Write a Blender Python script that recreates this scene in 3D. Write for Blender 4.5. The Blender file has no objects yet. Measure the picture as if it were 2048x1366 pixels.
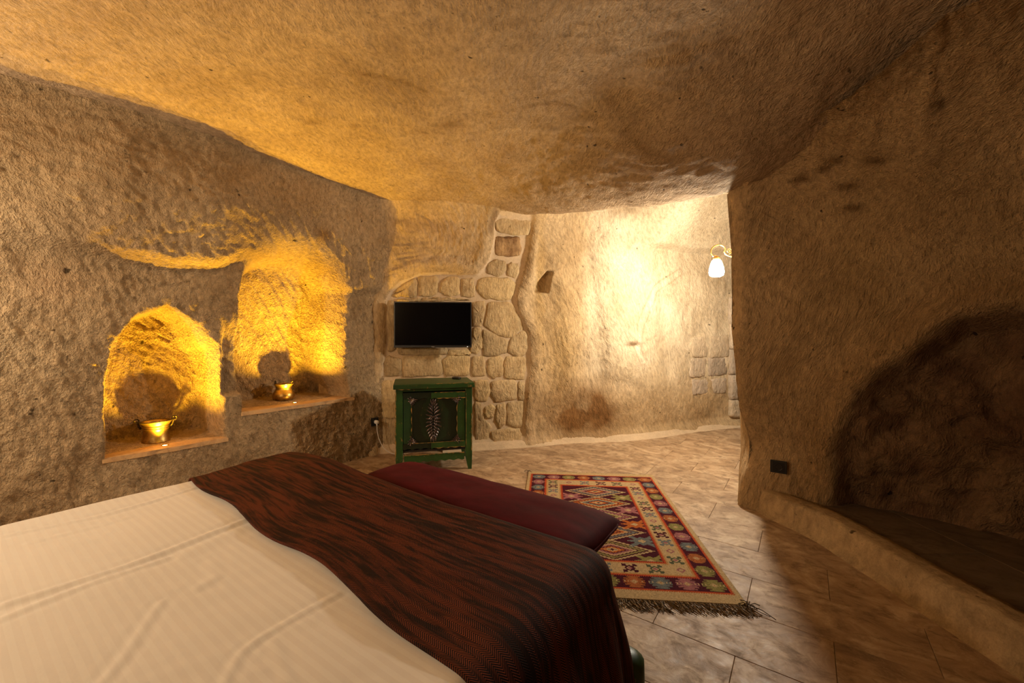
import bpy, bmesh, math, random
import numpy as np
from mathutils import Vector, Matrix
random.seed(7)
rng = np.random.default_rng(11)
C = bpy.context.scene.collection
sc = bpy.context.scene
F, HOR, EYE = 830.0, 670.0, 1.2

# ------------------------------------------------------------ camera, world, lights, exposure
cam = bpy.data.objects.new('camera', bpy.data.cameras.new('camera'))
C.objects.link(cam); sc.camera = cam
cam.location = (0, 0, EYE); cam.rotation_euler = (math.pi/2, 0, 0)
cam.data.sensor_width = 36; cam.data.lens = 36*F/2048; cam.data.shift_y = -(683-HOR)/2048
cam.data.clip_start = .02
w = bpy.data.worlds.new('world'); sc.world = w; w.use_nodes = True
w.node_tree.nodes['Background'].inputs[0].default_value = (1, .8, .55, 1)
w.node_tree.nodes['Background'].inputs[1].default_value = 0.0
sc.view_settings.view_transform = 'Standard'; sc.view_settings.look = 'None'
sc.view_settings.gamma = 1; sc.view_settings.use_curve_mapping = False
sc.view_settings.exposure = 0.76
try:
    sc.cycles.max_bounces = 6; sc.cycles.diffuse_bounces = 4; sc.cycles.use_adaptive_sampling = True; sc.cycles.adaptive_threshold = .02; sc.cycles.sample_clamp_indirect = 4
except Exception: pass

SA, CA = .578, .816
def uv2xy(u, v): return (u*SA+v*CA, u*CA-v*SA)
def xy2uv(x, y): return (x*SA+y*CA, x*CA-y*SA)
def point_light(name, loc, power, col, r=.08):
    l = bpy.data.lights.new(name, 'POINT'); l.energy = power; l.color = col; l.shadow_soft_size = r
    o = bpy.data.objects.new(name, l); o.location = loc; C.objects.link(o); return o
def spot_light(name, loc, power, col, r, size, blend, rot=(math.pi, 0, 0)):
    l = bpy.data.lights.new(name, 'SPOT'); l.energy = power; l.color = col; l.shadow_soft_size = r
    l.spot_size = size; l.spot_blend = blend
    o = bpy.data.objects.new(name, l); o.location = loc; o.rotation_euler = rot; C.objects.link(o); return o
WARM = (1, .66, .33)
# unseen lamp on the head wall behind the camera, then an added fill light
x, y = uv2xy(-.85, -2.95); point_light('unseen_light', (x, y, 1.6), 47, (1, .83, .62), .07)
x, y = uv2xy(-.85, -1.5);  point_light('unseen_light', (x, y, 1.7), 22, (1, .76, .50), .07)  # fill added above the bed to brighten the right wall
L_LAMP = Vector((1.848, 3.75, 1.81))

# ------------------------------------------------------------ numpy noise
TAB = rng.random((8, 256, 256))
def vn(x, y, k=0):
    xi = np.floor(x).astype(int); yi = np.floor(y).astype(int)
    fx = x-xi; fy = y-yi; fx = fx*fx*(3-2*fx); fy = fy*fy*(3-2*fy)
    t = TAB[k % 8]
    a = t[xi % 256, yi % 256]; b = t[(xi+1) % 256, yi % 256]
    c = t[xi % 256, (yi+1) % 256]; d = t[(xi+1) % 256, (yi+1) % 256]
    return (a*(1-fx)+b*fx)*(1-fy)+(c*(1-fx)+d*fx)*fy - .5
def fbm(x, y, k=0, o=4, g=.5):
    s = 0; a = 1; f = 1
    for i in range(o):
        s = s+a*vn(x*f+17.3*i, y*f+9.1*i, k+i); a *= g; f *= 2
    return s
def chisel(q, z, ang, fa=30, fl=9, k=0, warp=.05):
    """ridged strokes of a pick: 0..1, stretched along the direction ang (from vertical)"""
    q = q+warp*vn(q*2.3, z*2.3, k)*2; z = z+warp*vn(q*2.3+9, z*2.3, k+1)*2
    ang = ang+1.3*vn(q*.9, z*.9, k+2)
    a = q*np.cos(ang)+z*np.sin(ang); b = -q*np.sin(ang)+z*np.cos(ang)
    return (1-2*np.abs(vn(a*fa, b*fl, k+3)))+.5*(1-2*np.abs(vn(a*fa*1.9+5, b*fl*2.2, k+4)))-.9
def ss(a, b, x):
    t = np.clip((x-a)/(b-a), 0, 1); return t*t*(3-2*t)
def sdf(px, py, poly):
    poly = np.asarray(poly, float); n = len(poly)
    d = np.full(np.shape(px), 1e9); ins = np.zeros(np.shape(px), bool)
    for i in range(n):
        ax, ay = poly[i]; bx, by = poly[(i+1) % n]
        ex, ey = bx-ax, by-ay
        t = np.clip(((px-ax)*ex+(py-ay)*ey)/(ex*ex+ey*ey+1e-12), 0, 1)
        d = np.minimum(d, np.hypot(px-ax-t*ex, py-ay-t*ey))
        c = ((ay > py) != (by > py)) & (px < (bx-ax)*(py-ay)/(by-ay+1e-12)+ax)
        ins ^= c
    return np.where(ins, -d, d)
def gau(x, y, cx, cy, sx, sy): return np.exp(-((x-cx)/sx)**2-((y-cy)/sy)**2)

# ------------------------------------------------------------ object helpers
def tag(o, label=None, cat=None, group=None, kind=None):
    if label: o['label'] = label
    if cat: o['category'] = cat
    if group: o['group'] = group
    if kind: o['kind'] = kind
    return o
def thing(name, label, cat, loc=(0, 0, 0), rz=0, group=None):
    o = bpy.data.objects.new(name, None); C.objects.link(o); o.location = loc; o.rotation_euler = (0, 0, rz)
    o.empty_display_size = .1
    return tag(o, label, cat, group)
def link(name, me, mat, parent=None, smooth=False):
    if mat is not None:
        for m in (mat if isinstance(mat, (list, tuple)) else [mat]): me.materials.append(m)
    if smooth: me.polygons.foreach_set('use_smooth', [True]*len(me.polygons))
    o = bpy.data.objects.new(name, me); C.objects.link(o)
    if parent: o.parent = parent
    return o
def npmesh(name, V, Fc, mat, parent=None, smooth=True):
    me = bpy.data.meshes.new(name)
    V = np.asarray(V, np.float32); Fc = np.asarray(Fc, np.int32)
    me.vertices.add(len(V)); me.vertices.foreach_set('co', V.ravel())
    k = Fc.shape[1]
    me.loops.add(Fc.size); me.loops.foreach_set('vertex_index', Fc.ravel())
    me.polygons.add(len(Fc)); me.polygons.foreach_set('loop_start', np.arange(0, Fc.size, k, dtype=np.int32))
    me.update(calc_edges=True)
    return link(name, me, mat, parent, smooth)
def gridfaces(n, m, flip=False):
    i, j = np.meshgrid(np.arange(n-1), np.arange(m-1), indexing='ij')
    a = (i*m+j).ravel()
    f = np.stack([a, a+m, a+m+1, a+1], 1)
    return f[:, ::-1] if flip else f
def bmo(name, bm, mat, parent=None, smooth=False):
    me = bpy.data.meshes.new(name)
    bmesh.ops.recalc_face_normals(bm, faces=bm.faces)
    bm.to_mesh(me); bm.free(); return link(name, me, mat, parent, smooth)
def add_box(bm, cx, cy, cz, sx, sy, sz, rot=None, bev=0.0, seg=2):
    r = bmesh.ops.create_cube(bm, size=1)
    vs = r['verts']
    M = Matrix.Translation((cx, cy, cz)) @ (rot if rot else Matrix.Identity(4)) @ Matrix.Diagonal((sx, sy, sz, 1))
    bmesh.ops.transform(bm, matrix=M, verts=vs)
    if bev > 0:
        es = list({e for v in vs for e in v.link_edges})
        bmesh.ops.bevel(bm, geom=es, offset=bev, segments=seg, affect='EDGES', profile=.5)
def box(name, c, s, mat, parent=None, bev=0.003, rot=None):
    bm = bmesh.new(); add_box(bm, *c, *s, rot=rot, bev=bev); return bmo(name, bm, mat, parent)
def add_tube(bm, pts, r, n=8, cap=True):
    pts = [Vector(p) for p in pts]; rings = []
    up = Vector((0, 0, 1)); prev = None
    for i, p in enumerate(pts):
        t = (pts[min(i+1, len(pts)-1)]-pts[max(i-1, 0)]).normalized()
        a = prev if prev is not None else (up if abs(t.z) < .9 else Vector((1, 0, 0)))
        a = (a-t*a.dot(t)).normalized(); prev = a; b = t.cross(a)
        rr = r[i] if isinstance(r, (list, tuple)) else r
        rings.append([bm.verts.new(p+(a*math.cos(k*2*math.pi/n)+b*math.sin(k*2*math.pi/n))*rr) for k in range(n)])
    for i in range(len(rings)-1):
        for k in range(n):
            bm.faces.new((rings[i][k], rings[i][(k+1) % n], rings[i+1][(k+1) % n], rings[i+1][k]))
    if cap: bm.faces.new(rings[0][::-1]); bm.faces.new(rings[-1])
def add_lathe(bm, prof, n=32, c=(0, 0, 0), close=False):
    rings = []
    for (r, z) in prof:
        if r < 1e-5: rings.append([bm.verts.new((c[0], c[1], c[2]+z))])
        else: rings.append([bm.verts.new((c[0]+r*math.cos(k*2*math.pi/n), c[1]+r*math.sin(k*2*math.pi/n), c[2]+z)) for k in range(n)])
    for a, b in zip(rings, rings[1:]):
        for k in range(n):
            q = [a[k % len(a)], a[(k+1) % len(a)], b[(k+1) % len(b)], b[k % len(b)]]
            u = []
            for t in q:
                if t not in u: u.append(t)
            if len(u) > 2: bm.faces.new(u)
def catmull(P, per=12):
    P = [np.array(p, float) for p in P]; P = [2*P[0]-P[1]]+P+[2*P[-1]-P[-2]]; out = []
    for i in range(1, len(P)-2):
        for t in np.linspace(0, 1, per, endpoint=False):
            a, b, c, d = P[i-1:i+3]
            out.append(.5*((2*b)+(c-a)*t+(2*a-5*b+4*c-d)*t*t+(3*b-a-3*c+d)*t**3))
    out.append(P[-2]); return np.array(out)

# ------------------------------------------------------------ materials
class NT:
    def __init__(s, name):
        s.m = bpy.data.materials.new(name); s.m.use_nodes = True
        s.t = s.m.node_tree; s.n = s.t.nodes; s.l = s.t.links
        s.b = s.n['Principled BSDF']; s.out = s.n['Material Output']
    def set(s, **k):
        for a, v in k.items():
            i = s.b.inputs[a.replace('_', ' ')]
            if hasattr(v, 'is_linked'): s.l.new(v, i)
            elif isinstance(v, tuple) and len(v) == 3: i.default_value = (*v, 1)
            else: i.default_value = v
        return s
    def node(s, t, ins={}, **attr):
        n = s.n.new(t)
        for a, v in attr.items(): setattr(n, a, v)
        for k, v in ins.items():
            i = n.inputs[k]
            if hasattr(v, 'is_linked'): s.l.new(v, i)
            else: i.default_value = v
        return n
    def coord(s, kind='Object'): return s.node('ShaderNodeTexCoord').outputs[kind]
    def math(s, op, a, b=0.0, c=None):
        n = s.node('ShaderNodeMath', operation=op)
        for i, v in enumerate([a, b] + ([c] if c is not None else [])):
            if hasattr(v, 'is_linked'): s.l.new(v, n.inputs[i])
            else: n.inputs[i].default_value = v
        return n.outputs[0]
    def mapping(s, v, rot=(0, 0, 0), scale=(1, 1, 1), loc=(0, 0, 0)):
        return s.node('ShaderNodeMapping', {'Vector': v, 'Rotation': rot, 'Scale': scale, 'Location': loc}).outputs[0]
    def noise(s, v, scale=5, detail=4, rough=.55, dist=0, out='Fac'):
        return s.node('ShaderNodeTexNoise', {'Vector': v, 'Scale': scale, 'Detail': detail, 'Roughness': rough, 'Distortion': dist}).outputs[out]
    def ramp(s, f, stops, interp='LINEAR'):
        r = s.node('ShaderNodeValToRGB', {'Fac': f}); cr = r.color_ramp; cr.interpolation = interp
        while len(cr.elements) < len(stops): cr.elements.new(.5)
        for e, (p, c) in zip(cr.elements, stops):
            e.position = p; e.color = (c, c, c, 1) if isinstance(c, (int, float)) else (*c, 1)
        return r.outputs[0]
    def mix(s, f, a, b, bt='MIX'):
        n = s.node('ShaderNodeMix', data_type='RGBA', blend_type=bt)
        for i, v in ((0, f), (6, a), (7, b)):
            if hasattr(v, 'is_linked'): s.l.new(v, n.inputs[i])
            elif isinstance(v, tuple): n.inputs[i].default_value = (*v, 1)
            else: n.inputs[i].default_value = v
        return n.outputs[2]
    def vadd(s, a, b, scale=1.0):
        sub = s.node('ShaderNodeVectorMath', {0: b, 1: (.5, .5, .5)}, operation='SUBTRACT').outputs[0]
        sc_ = s.node('ShaderNodeVectorMath', {0: sub, 'Scale': scale}, operation='SCALE').outputs[0]
        return s.node('ShaderNodeVectorMath', {0: a, 1: sc_}, operation='ADD').outputs[0]
    def bump(s, h, dist=.01, strength=1.0, normal=None):
        ins = {'Height': h, 'Distance': dist, 'Strength': strength}
        if normal is not None: ins['Normal'] = normal
        return s.node('ShaderNodeBump', ins).outputs[0]

def rock(name, dark, light, rot=(0, 0, 0), across=42, along=13, warp=.35, depth=.012, lump=.012, use_tint=True, pits=True, rough=.9, stroke_col=.36):
    N = NT(name); p = N.coord()
    wn = N.noise(p, 1.4, 2, .5, out='Color')
    pw = N.vadd(p, wn, warp)
    pr = N.mapping(pw, rot=rot)
    st = N.noise(N.mapping(pr, scale=(across, across, along)), 1, 5, .62, .4)
    st2 = N.noise(N.mapping(pr, scale=(across*2.6, across*2.6, along*2.6)), 1, 2, .6)
    lm = N.noise(p, 9, 5, .55)
    big = N.noise(p, 2.3, 5, .6)
    col = N.ramp(big, [(.3, dark), (.7, light)])
    sf = N.ramp(st, [(.3, 1-stroke_col), (.62, 1.08)])
    col = N.mix(1, col, sf, 'MULTIPLY')
    gr = N.ramp(N.noise(p, 120, 3, .7), [(.3, .86), (.7, 1.1)])
    col = N.mix(1, col, gr, 'MULTIPLY')
    if pits:
        pt = N.ramp(N.noise(p, 17, 2, .5), [(.73, 0.0), (.78, 1.0)])
        col = N.mix(pt, col, tuple(c*.22 for c in dark))
        pt2 = N.ramp(N.noise(N.mapping(p, loc=(3, 5, 1)), 46, 2, .5), [(.72, 0.0), (.78, .75)])
        col = N.mix(pt2, col, tuple(c*.3 for c in dark))
    if use_tint:
        at = N.node('ShaderNodeAttribute', attribute_name='tint').outputs[0]
        col = N.mix(1, col, at, 'MULTIPLY')
    h = N.math('ADD', N.math('MULTIPLY', st, depth), N.math('MULTIPLY', lm, lump))
    h = N.math('ADD', h, N.math('MULTIPLY', st2, depth*.7))
    h = N.math('ADD', h, N.math('MULTIPLY', N.noise(p, 95, 3, .7), depth*.22))
    if pits: h = N.math('SUBTRACT', h, N.math('MULTIPLY', pt, .006))
    N.set(Base_Color=col, Roughness=rough, Normal=N.bump(h, 1.0, 1.0)); N.b.inputs['Specular IOR Level'].default_value = .15
    return N.m

ROCK_D, ROCK_L = (.37, .255, .14), (.56, .41, .245)
M_LEFT = rock('tuff_left', (.36, .245, .13), (.52, .38, .22), rot=(.25, .35, 0), across=38, along=22, depth=.026, lump=.02, warp=.12)
M_BACK = rock('tuff_back', (.40, .275, .14), (.60, .44, .25), rot=(.1, .3, 0), across=40, along=14, depth=.011, warp=.2, lump=.012)
M_RIGHT = rock('tuff_right', (.38, .25, .12), (.53, .365, .19), rot=(0, -.35, 0), across=42, along=14, depth=.015, lump=.014, warp=.25)
M_CEIL = rock('tuff_ceiling', (.345, .235, .135), (.51, .37, .225), rot=(math.pi/2, 0, .5), across=44, along=22, depth=.014, lump=.012, warp=.2)
M_ROCKF = rock('dark_rock', (.11, .066, .04), (.24, .15, .09), across=14, along=12, depth=.03, lump=.05, stroke_col=.45)
M_MORTAR = rock('mortar', (.50, .375, .24), (.60, .46, .30), across=20, along=20, depth=.003, lump=.004, pits=False, stroke_col=.08, use_tint=False)

def stone_mat(name, d, l):
    N = NT(name); p = N.coord()
    oi = N.node('ShaderNodeObjectInfo').outputs['Random']
    st = N.noise(N.mapping(p, rot=(0, .3, 0), scale=(55, 55, 16)), 1, 3, .6, .5)
    big = N.noise(p, 7, 4, .6)
    col = N.ramp(big, [(.3, d), (.7, l)])
    col = N.mix(1, col, N.ramp(oi, [(0, (.82, .80, .76)), (.5, (1, .97, .92)), (1, (1.12, 1.08, .95))]), 'MULTIPLY')
    col = N.mix(1, col, N.ramp(st, [(.3, .72), (.6, 1.06)]), 'MULTIPLY')
    h = N.math('ADD', N.math('MULTIPLY', st, .010), N.math('MULTIPLY', N.noise(p, 30, 5, .6), .012))
    N.set(Base_Color=col, Roughness=.9, Normal=N.bump(h, 1, 1)); N.b.inputs['Specular IOR Level'].default_value = .15
    return N.m
M_STONE = stone_mat('block_stone', (.42, .30, .16), (.62, .48, .28))
M_STONE_DK = stone_mat('burnt_stone', (.13, .065, .03), (.46, .31, .17))
M_STONE_GREY = stone_mat('grey_stone', (.42, .34, .25), (.56, .46, .36))

def tile_mat(name, c1, c2, c3, rough=.52):
    N = NT(name); p = N.coord('Object')
    geo = N.node('ShaderNodeNewGeometry').outputs['Position']
    oi = N.node('ShaderNodeObjectInfo').outputs['Random']
    off = N.node('ShaderNodeCombineXYZ', {'X': N.math('MULTIPLY', oi, 31), 'Y': N.math('MULTIPLY', oi, 17)}).outputs[0]
    q = N.node('ShaderNodeVectorMath', {0: geo, 1: off}, operation='ADD').outputs[0]
    q = N.mapping(q, rot=(0, 0, .61))
    a = N.noise(N.mapping(q, scale=(4, 5.2, 4)), 1.2, 8, .68, .8)
    b = N.noise(N.mapping(q, scale=(10, 13, 10)), 1.2, 6, .7, .6)
    col = N.ramp(a, [(.3, c1), (.5, c2), (.68, c3)])
    col = N.mix(N.ramp(b, [(.50, 0.0), (.68, .7)]), col, tuple(x*.62 for x in c1))
    col = N.mix(N.ramp(N.noise(q, 60, 3, .6), [(.62, 0.0), (.72, .35)]), col, tuple(min(1, x*1.15) for x in c3))
    col = N.mix(1, col, N.ramp(oi, [(0, .93), (1, 1.05)]), 'MULTIPLY')
    r = N.ramp(b, [(.3, rough*.8), (.7, rough*1.4)])
    N.set(Base_Color=col, Roughness=r, Normal=N.bump(N.math('ADD', N.math('MULTIPLY', b, .0025), N.math('MULTIPLY', a, .003)), 1, 1))
    return N.m
M_TILE = tile_mat('travertine', (.19, .11, .055), (.38, .25, .14), (.58, .43, .27))
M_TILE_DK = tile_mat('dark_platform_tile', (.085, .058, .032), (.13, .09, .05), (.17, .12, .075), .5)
M_GROUT = NT('grout').set(Base_Color=(.36, .25, .15), Roughness=.9).m
M_SHELF = tile_mat('shelf_stone', (.50, .29, .13), (.60, .38, .18), (.66, .45, .24), .35)

def plain(name, col, rough=.5, metal=0.0, **k):
    N = NT(name).set(Base_Color=col, Roughness=rough, Metallic=metal)
    for a, v in k.items(): N.b.inputs[a.replace('_', ' ')].default_value = v
    return N.m
M_BLACK = plain('black_plastic', (.006, .006, .007), .35)
M_SCREEN = plain('screen_glass', (.002, .002, .003), .08, Specular_IOR_Level=.12)
M_WHITEP = plain('white_plastic', (.75, .72, .66), .4)
M_IRON = plain('dark_iron', (.05, .035, .02), .45, .8)
M_GOLDIRON = plain('gilded_iron', (.55, .36, .13), .35, .9)
def brass_mat():
    N = NT('aged_brass'); p = N.coord()
    a = N.noise(p, 22, 5, .65)
    col = N.ramp(a, [(.3, (.18, .10, .03)), (.6, (.62, .40, .12))])
    N.set(Base_Color=col, Metallic=1.0, Roughness=N.ramp(a, [(.3, .5), (.7, .28)]), Normal=N.bump(N.noise(p, 60, 3), .0006, .6)); return N.m
M_BRASS = brass_mat()
def emis(name, col, s):
    N = NT(name).set(Base_Color=(.8, .8, .8)); N.b.inputs['Emission Color'].default_value = (*col, 1); N.b.inputs['Emission Strength'].default_value = s; return N.m
M_SHADE = emis('lit_frosted_glass', (1, .91, .75), 470)
M_LED = emis('lit_yellow_lens', (1, .62, .10), 60)

def green_paint(name, vign=False, d=(.010, .034, .006), l=(.024, .082, .014)):
    N = NT(name); p = N.coord()
    a = N.noise(p, 6, 5, .6)
    col = N.ramp(a, [(.3, d), (.7, l)])
    wear = N.ramp(N.noise(N.mapping(p, scale=(1, 1, .5)), 34, 5, .7), [(.63, 0.0), (.67, 1.0)])
    col = N.mix(wear, col, (.23, .13, .035))
    if vign:
        q = N.node('ShaderNodeSeparateXYZ', {'Vector': p})
        dx = N.math('DIVIDE', q.outputs[0], .16); dz = N.math('DIVIDE', N.math('SUBTRACT', q.outputs[2], .46), .27)
        r = N.math('SQRT', N.math('ADD', N.math('MULTIPLY', dx, dx), N.math('MULTIPLY', dz, dz)))
        r = N.math('ADD', r, N.math('MULTIPLY', N.noise(p, 14, 3), .5))
        col = N.mix(N.ramp(r, [(.35, .95), (.95, .25), (1.3, .1), (1.8, .7)]), col, (.004, .007, .003))
    N.set(Base_Color=col, Roughness=.42, Normal=N.bump(a, .002, .6)); return N.m
M_GREEN = green_paint('worn_green_paint')
M_GREEN_V = green_paint('smoked_green_paint', True, (.008, .022, .006), (.016, .04, .012))
M_WORN = NT('worn_edge'); 
_p = M_WORN.coord(); M_WORN.set(Base_Color=M_WORN.ramp(M_WORN.noise(_p, 25, 4, .7), [(.38, (.012, .06, .015)), (.5, (.30, .17, .04)), (.8, (.42, .26, .07))]), Roughness=.5); M_WORN = M_WORN.m
M_CARVE = plain('dark_metal_carving', (.17, .14, .14), .27, .9)

def velvet():
    N = NT('red_velvet'); p = N.coord()
    a = N.noise(N.mapping(p, scale=(6, 14, 14)), 1, 5, .6)
    col = N.ramp(a, [(.3, (.036, .002, .003)), (.7, (.08, .004, .007))])
    N.set(Base_Color=col, Roughness=.8, Normal=N.bump(N.noise(p, 500, 2), .0006, .5))
    N.b.inputs['Sheen Weight'].default_value = .04; N.b.inputs['Sheen Tint'].default_value = (.8, .12, .12, 1)
    N.b.inputs['Specular IOR Level'].default_value = .1
    return N.m
M_VELVET = velvet()
def sheet_mat():
    N = NT('striped_cotton'); p = N.node('ShaderNodeUVMap').outputs[0]
    q = N.node('ShaderNodeSeparateXYZ', {'Vector': p})
    f = N.math('FRACT', N.math('MULTIPLY', q.outputs[0], 1/.022))
    st = N.ramp(f, [(.0, 0.0), (.06, 1.0), (.47, 1.0), (.53, 0.0)])
    n = N.noise(p, 2.5, 4, .6)
    c = N.mix(st, (.67, .61, .53), (.71, .66, .58))
    c = N.mix(1, c, N.ramp(n, [(.3, .96), (.7, 1.02)]), 'MULTIPLY')
    N.set(Base_Color=c, Roughness=N.ramp(st, [(0, .62), (1, .46)]), Normal=N.bump(N.noise(p, 28, 5, .6), .0012, .5))
    N.b.inputs['Sheen Weight'].default_value = .1
    return N.m
M_SHEET = sheet_mat()
def runner_mat():
    N = NT('rust_herringbone'); p = N.node('ShaderNodeUVMap').outputs[0]
    q = N.node('ShaderNodeSeparateXYZ', {'Vector': p}); U, V = q.outputs[0], q.outputs[1]
    zig = N.math('PINGPONG', U, .012)                       # rows 18 mm wide across
    ph = N.math('FRACT', N.math('MULTIPLY', N.math('ADD', V, N.math('MULTIPLY', zig, 1.1)), 1/.0052))
    st = N.ramp(ph, [(.0, 0.0), (.14, 1.0), (.38, 1.0), (.52, 0.0)])
    nn = N.noise(N.mapping(p, scale=(62, 6, 1)), 1, 4, .62, .5)
    n2 = N.noise(N.mapping(p, scale=(14, 2.5, 1)), 1, 2, .5)
    dk = N.ramp(N.math('ADD', N.math('MULTIPLY', nn, .75), N.math('MULTIPLY', n2, .25)), [(.43, 1.0), (.56, 0.0)])
    rust = N.mix(n2, (.165, .036, .014), (.27, .062, .021))
    c = N.mix(st, (.014, .008, .006), rust)
    c = N.mix(N.math('MULTIPLY', dk, .85), c, (.011, .008, .006))
    h = N.math('ADD', N.math('MULTIPLY', st, .5), N.math('MULTIPLY', dk, -.4))
    N.set(Base_Color=c, Roughness=.7, Normal=N.bump(h, .0010, .6)); N.b.inputs['Specular IOR Level'].default_value = .06
    return N.m
M_RUNNER = runner_mat()
N_ = NT('woven_wool'); N_.set(Base_Color=N_.mix(1, N_.node('ShaderNodeAttribute', attribute_name='weave').outputs[0], N_.ramp(N_.noise(N_.coord(), 260, 2), [(.3, .85), (.7, 1.12)]), 'MULTIPLY'), Roughness=.95, Normal=N_.bump(N_.noise(N_.mapping(N_.coord(), scale=(150, 400, 1)), 1, 2), .002, .6)); N_.b.inputs['Specular IOR Level'].default_value = .05
M_RUG = N_.m
M_FRINGE = plain('fringe_yarn', (.10, .075, .05), .95)
M_FRINGE2 = plain('pale_fringe_yarn', (.38, .30, .20), .95)

# ------------------------------------------------------------ walls
class Wall:
    def __init__(s, path, sign, D):
        s.P = np.array(path, float); d = np.diff(s.P, axis=0)
        s.S = np.concatenate([[0], np.cumsum(np.hypot(d[:, 0], d[:, 1]))])
        t = np.gradient(s.P, axis=0); t /= np.hypot(t[:, 0], t[:, 1])[:, None]
        s.N = np.stack([t[:, 1]*sign, -t[:, 0]*sign], 1)     # points into the room
        s.D = D
    def base(s, q): return np.interp(q, s.S, s.P[:, 0]), np.interp(q, s.S, s.P[:, 1])
    def nrm(s, q):
        a, b = np.interp(q, s.S, s.N[:, 0]), np.interp(q, s.S, s.N[:, 1]); l = np.hypot(a, b); return a/l, b/l
    def at(s, q, z, out=0.0):
        q = np.asarray(q, float); z = np.asarray(z, float)
        x, y = s.base(q); a, b = s.nrm(q); d = s.D(q, z)-out
        return np.stack([x-a*d, y-b*d, z+0*q], -1)
    def pix(s, px, py, extra=0.0):
        """wall coordinates (s, z) of the point of the base surface seen at photo pixel"""
        rx = (px-1024)/F
        g = (s.P[:, 0]-rx*s.P[:, 1]); best = None
        for i in range(len(g)-1):
            if g[i] == 0 or g[i]*g[i+1] < 0:
                t = g[i]/(g[i]-g[i+1]); Y = s.P[i, 1]*(1-t)+s.P[i+1, 1]*t
                if Y > .3 and (best is None or Y < best[0]): best = (Y, s.S[i]*(1-t)+s.S[i+1]*t)
        Y, q = best; return (q, EYE-(py-HOR)/F*Y)
    def build(s, name, s0, s1, ds, z0, z1, mat, tint, matidx=None, zarr=None):
        q = np.arange(s0, s1+ds, ds); z = np.arange(z0, z1+ds, ds) if zarr is None else zarr
        Q, Z = np.meshgrid(q, z, indexing='ij'); V = s.at(Q, Z).reshape(-1, 3)
        fc = gridfaces(len(q), len(z)); o = npmesh(name, V, fc, mat)
        t = np.ones((V.shape[0], 4)); t[:, :3] = tint(Q, Z).reshape(-1, 3)
        a = o.data.color_attributes.new('tint', 'FLOAT_COLOR', 'POINT'); a.data.foreach_set('color', t.ravel())
        if matidx is not None:
            mi = matidx(Q, Z).reshape(-1)[fc[:, 0]].astype(np.int32)
            o.data.polygons.foreach_set('material_index', mi)
        return tag(o, kind='structure')
def ones3(Q): return np.ones(Q.shape+(3,))
def tmul(t, m, col): return t*(1-m[..., None])+t*m[..., None]*np.array(col)

# left wall (two niches, overhanging belly above them)
N1 = [(.63, .42), (1.29, .42), (1.275, .87), (1.25, 1.10), (1.15, 1.28), (.94, 1.41), (.76, 1.32), (.655, 1.14), (.63, .95)]
N2 = [(1.40, .59), (2.33, .59), (2.30, .9), (2.29, 1.3), (2.32, 1.6), (2.25, 1.86), (2.0, 2.06), (1.62, 2.03), (1.42, 1.85), (1.37, 1.5), (1.38, 1.0)]
def D_left(u, z):
    zl = np.interp(u, [-1.1, -.2, .23, .51, .93, 1.22, 1.42, 1.9, 2.3, 2.8], [1.85, 1.76, 1.71, 1.69, 1.64, 1.68, 1.80, 1.75, 1.59, 1.60])
    P = np.interp(u, [-1.1, -.1, .3, .7, 1.2, 1.6, 2.1, 2.35, 2.75, 3.2], [.0, .03, .10, .22, .24, .13, .07, .08, .10, .10])
    zz = z+.03*vn(u*6, z*2, 3)
    g = (.58*ss(zl-.03, zl+.08, zz)+.42*ss(zl, zl+.45, zz))*(1-.35*ss(zl+.5, 2.6, zz))
    d = -P*g
    wob = .018*vn(u*7, z*7, 2)
    s1 = sdf(u+wob, z+wob*.6, N1)
    w1 = .06+.12*ss(.9, 1.3, z)*ss(1.0, 1.2, u)
    n1 = .37*ss(0, 1, -s1/w1)
    s2 = sdf(u+wob, z+wob*.6, N2)
    w2 = .05+.22*ss(1.9, 2.3, u)*ss(.62, .9, z)+.35*ss(1.55, 2.0, z)
    n2 = (.46-.20*ss(1.2, 2.0, z))*ss(0, 1, -s2/w2)
    d = d+np.maximum(n1, n2)
    # the pier between the niches steps back above its ledge
    pier = ss(1.25, 1.30, u)*(1-ss(1.40, 1.46, u))*ss(.74, .77, z)*(1-ss(1.15, 1.35, z))
    d = d+.09*pier
    d = d+.07*ss(.5, -.6, u)*0+.035*fbm(u*1.6, z*1.6, 1, 3)+.012*fbm(u*9, z*7, 2, 3)+.012*fbm(u*26+z*9, z*13-u*6, 4, 2)
    d = d-.013*chisel(u, z, .35, 34, 12, 1)*(1-.8*gau(u, z, .42, 1.5, .13, .16))
    # smooth plaster scars
    d = d-.07*ss(2.35, 2.7, z)
    return d
pl0 = uv2xy(-1.3, -3.53); pl1 = uv2xy(3.1, -3.53)
WL = Wall([np.array(pl0)*(1-t)+np.array(pl1)*t for t in np.linspace(0, 1, 60)], 1, lambda q, z: D_left(q-1.3, z))
def tint_left(Q, Z):
    u = Q-1.3; t = ones3(Q)
    t = tmul(t, .5*gau(u, Z, -.05, .75, .15, .3), (.75, .82, .45))
    t = tmul(t, .35*ss(1.75, 2.1, Z)*ss(1.5, .2, u), (.72, .66, .52))  # shade on the upper wall above the niches, painted into the tint
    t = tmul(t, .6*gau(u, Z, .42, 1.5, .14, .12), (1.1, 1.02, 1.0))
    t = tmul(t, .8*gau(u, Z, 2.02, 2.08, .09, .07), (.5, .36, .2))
    return t
wall_left = WL.build('wall_left', 0.0, 4.4, .0095, -.03, 2.85, M_LEFT, tint_left)

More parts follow.
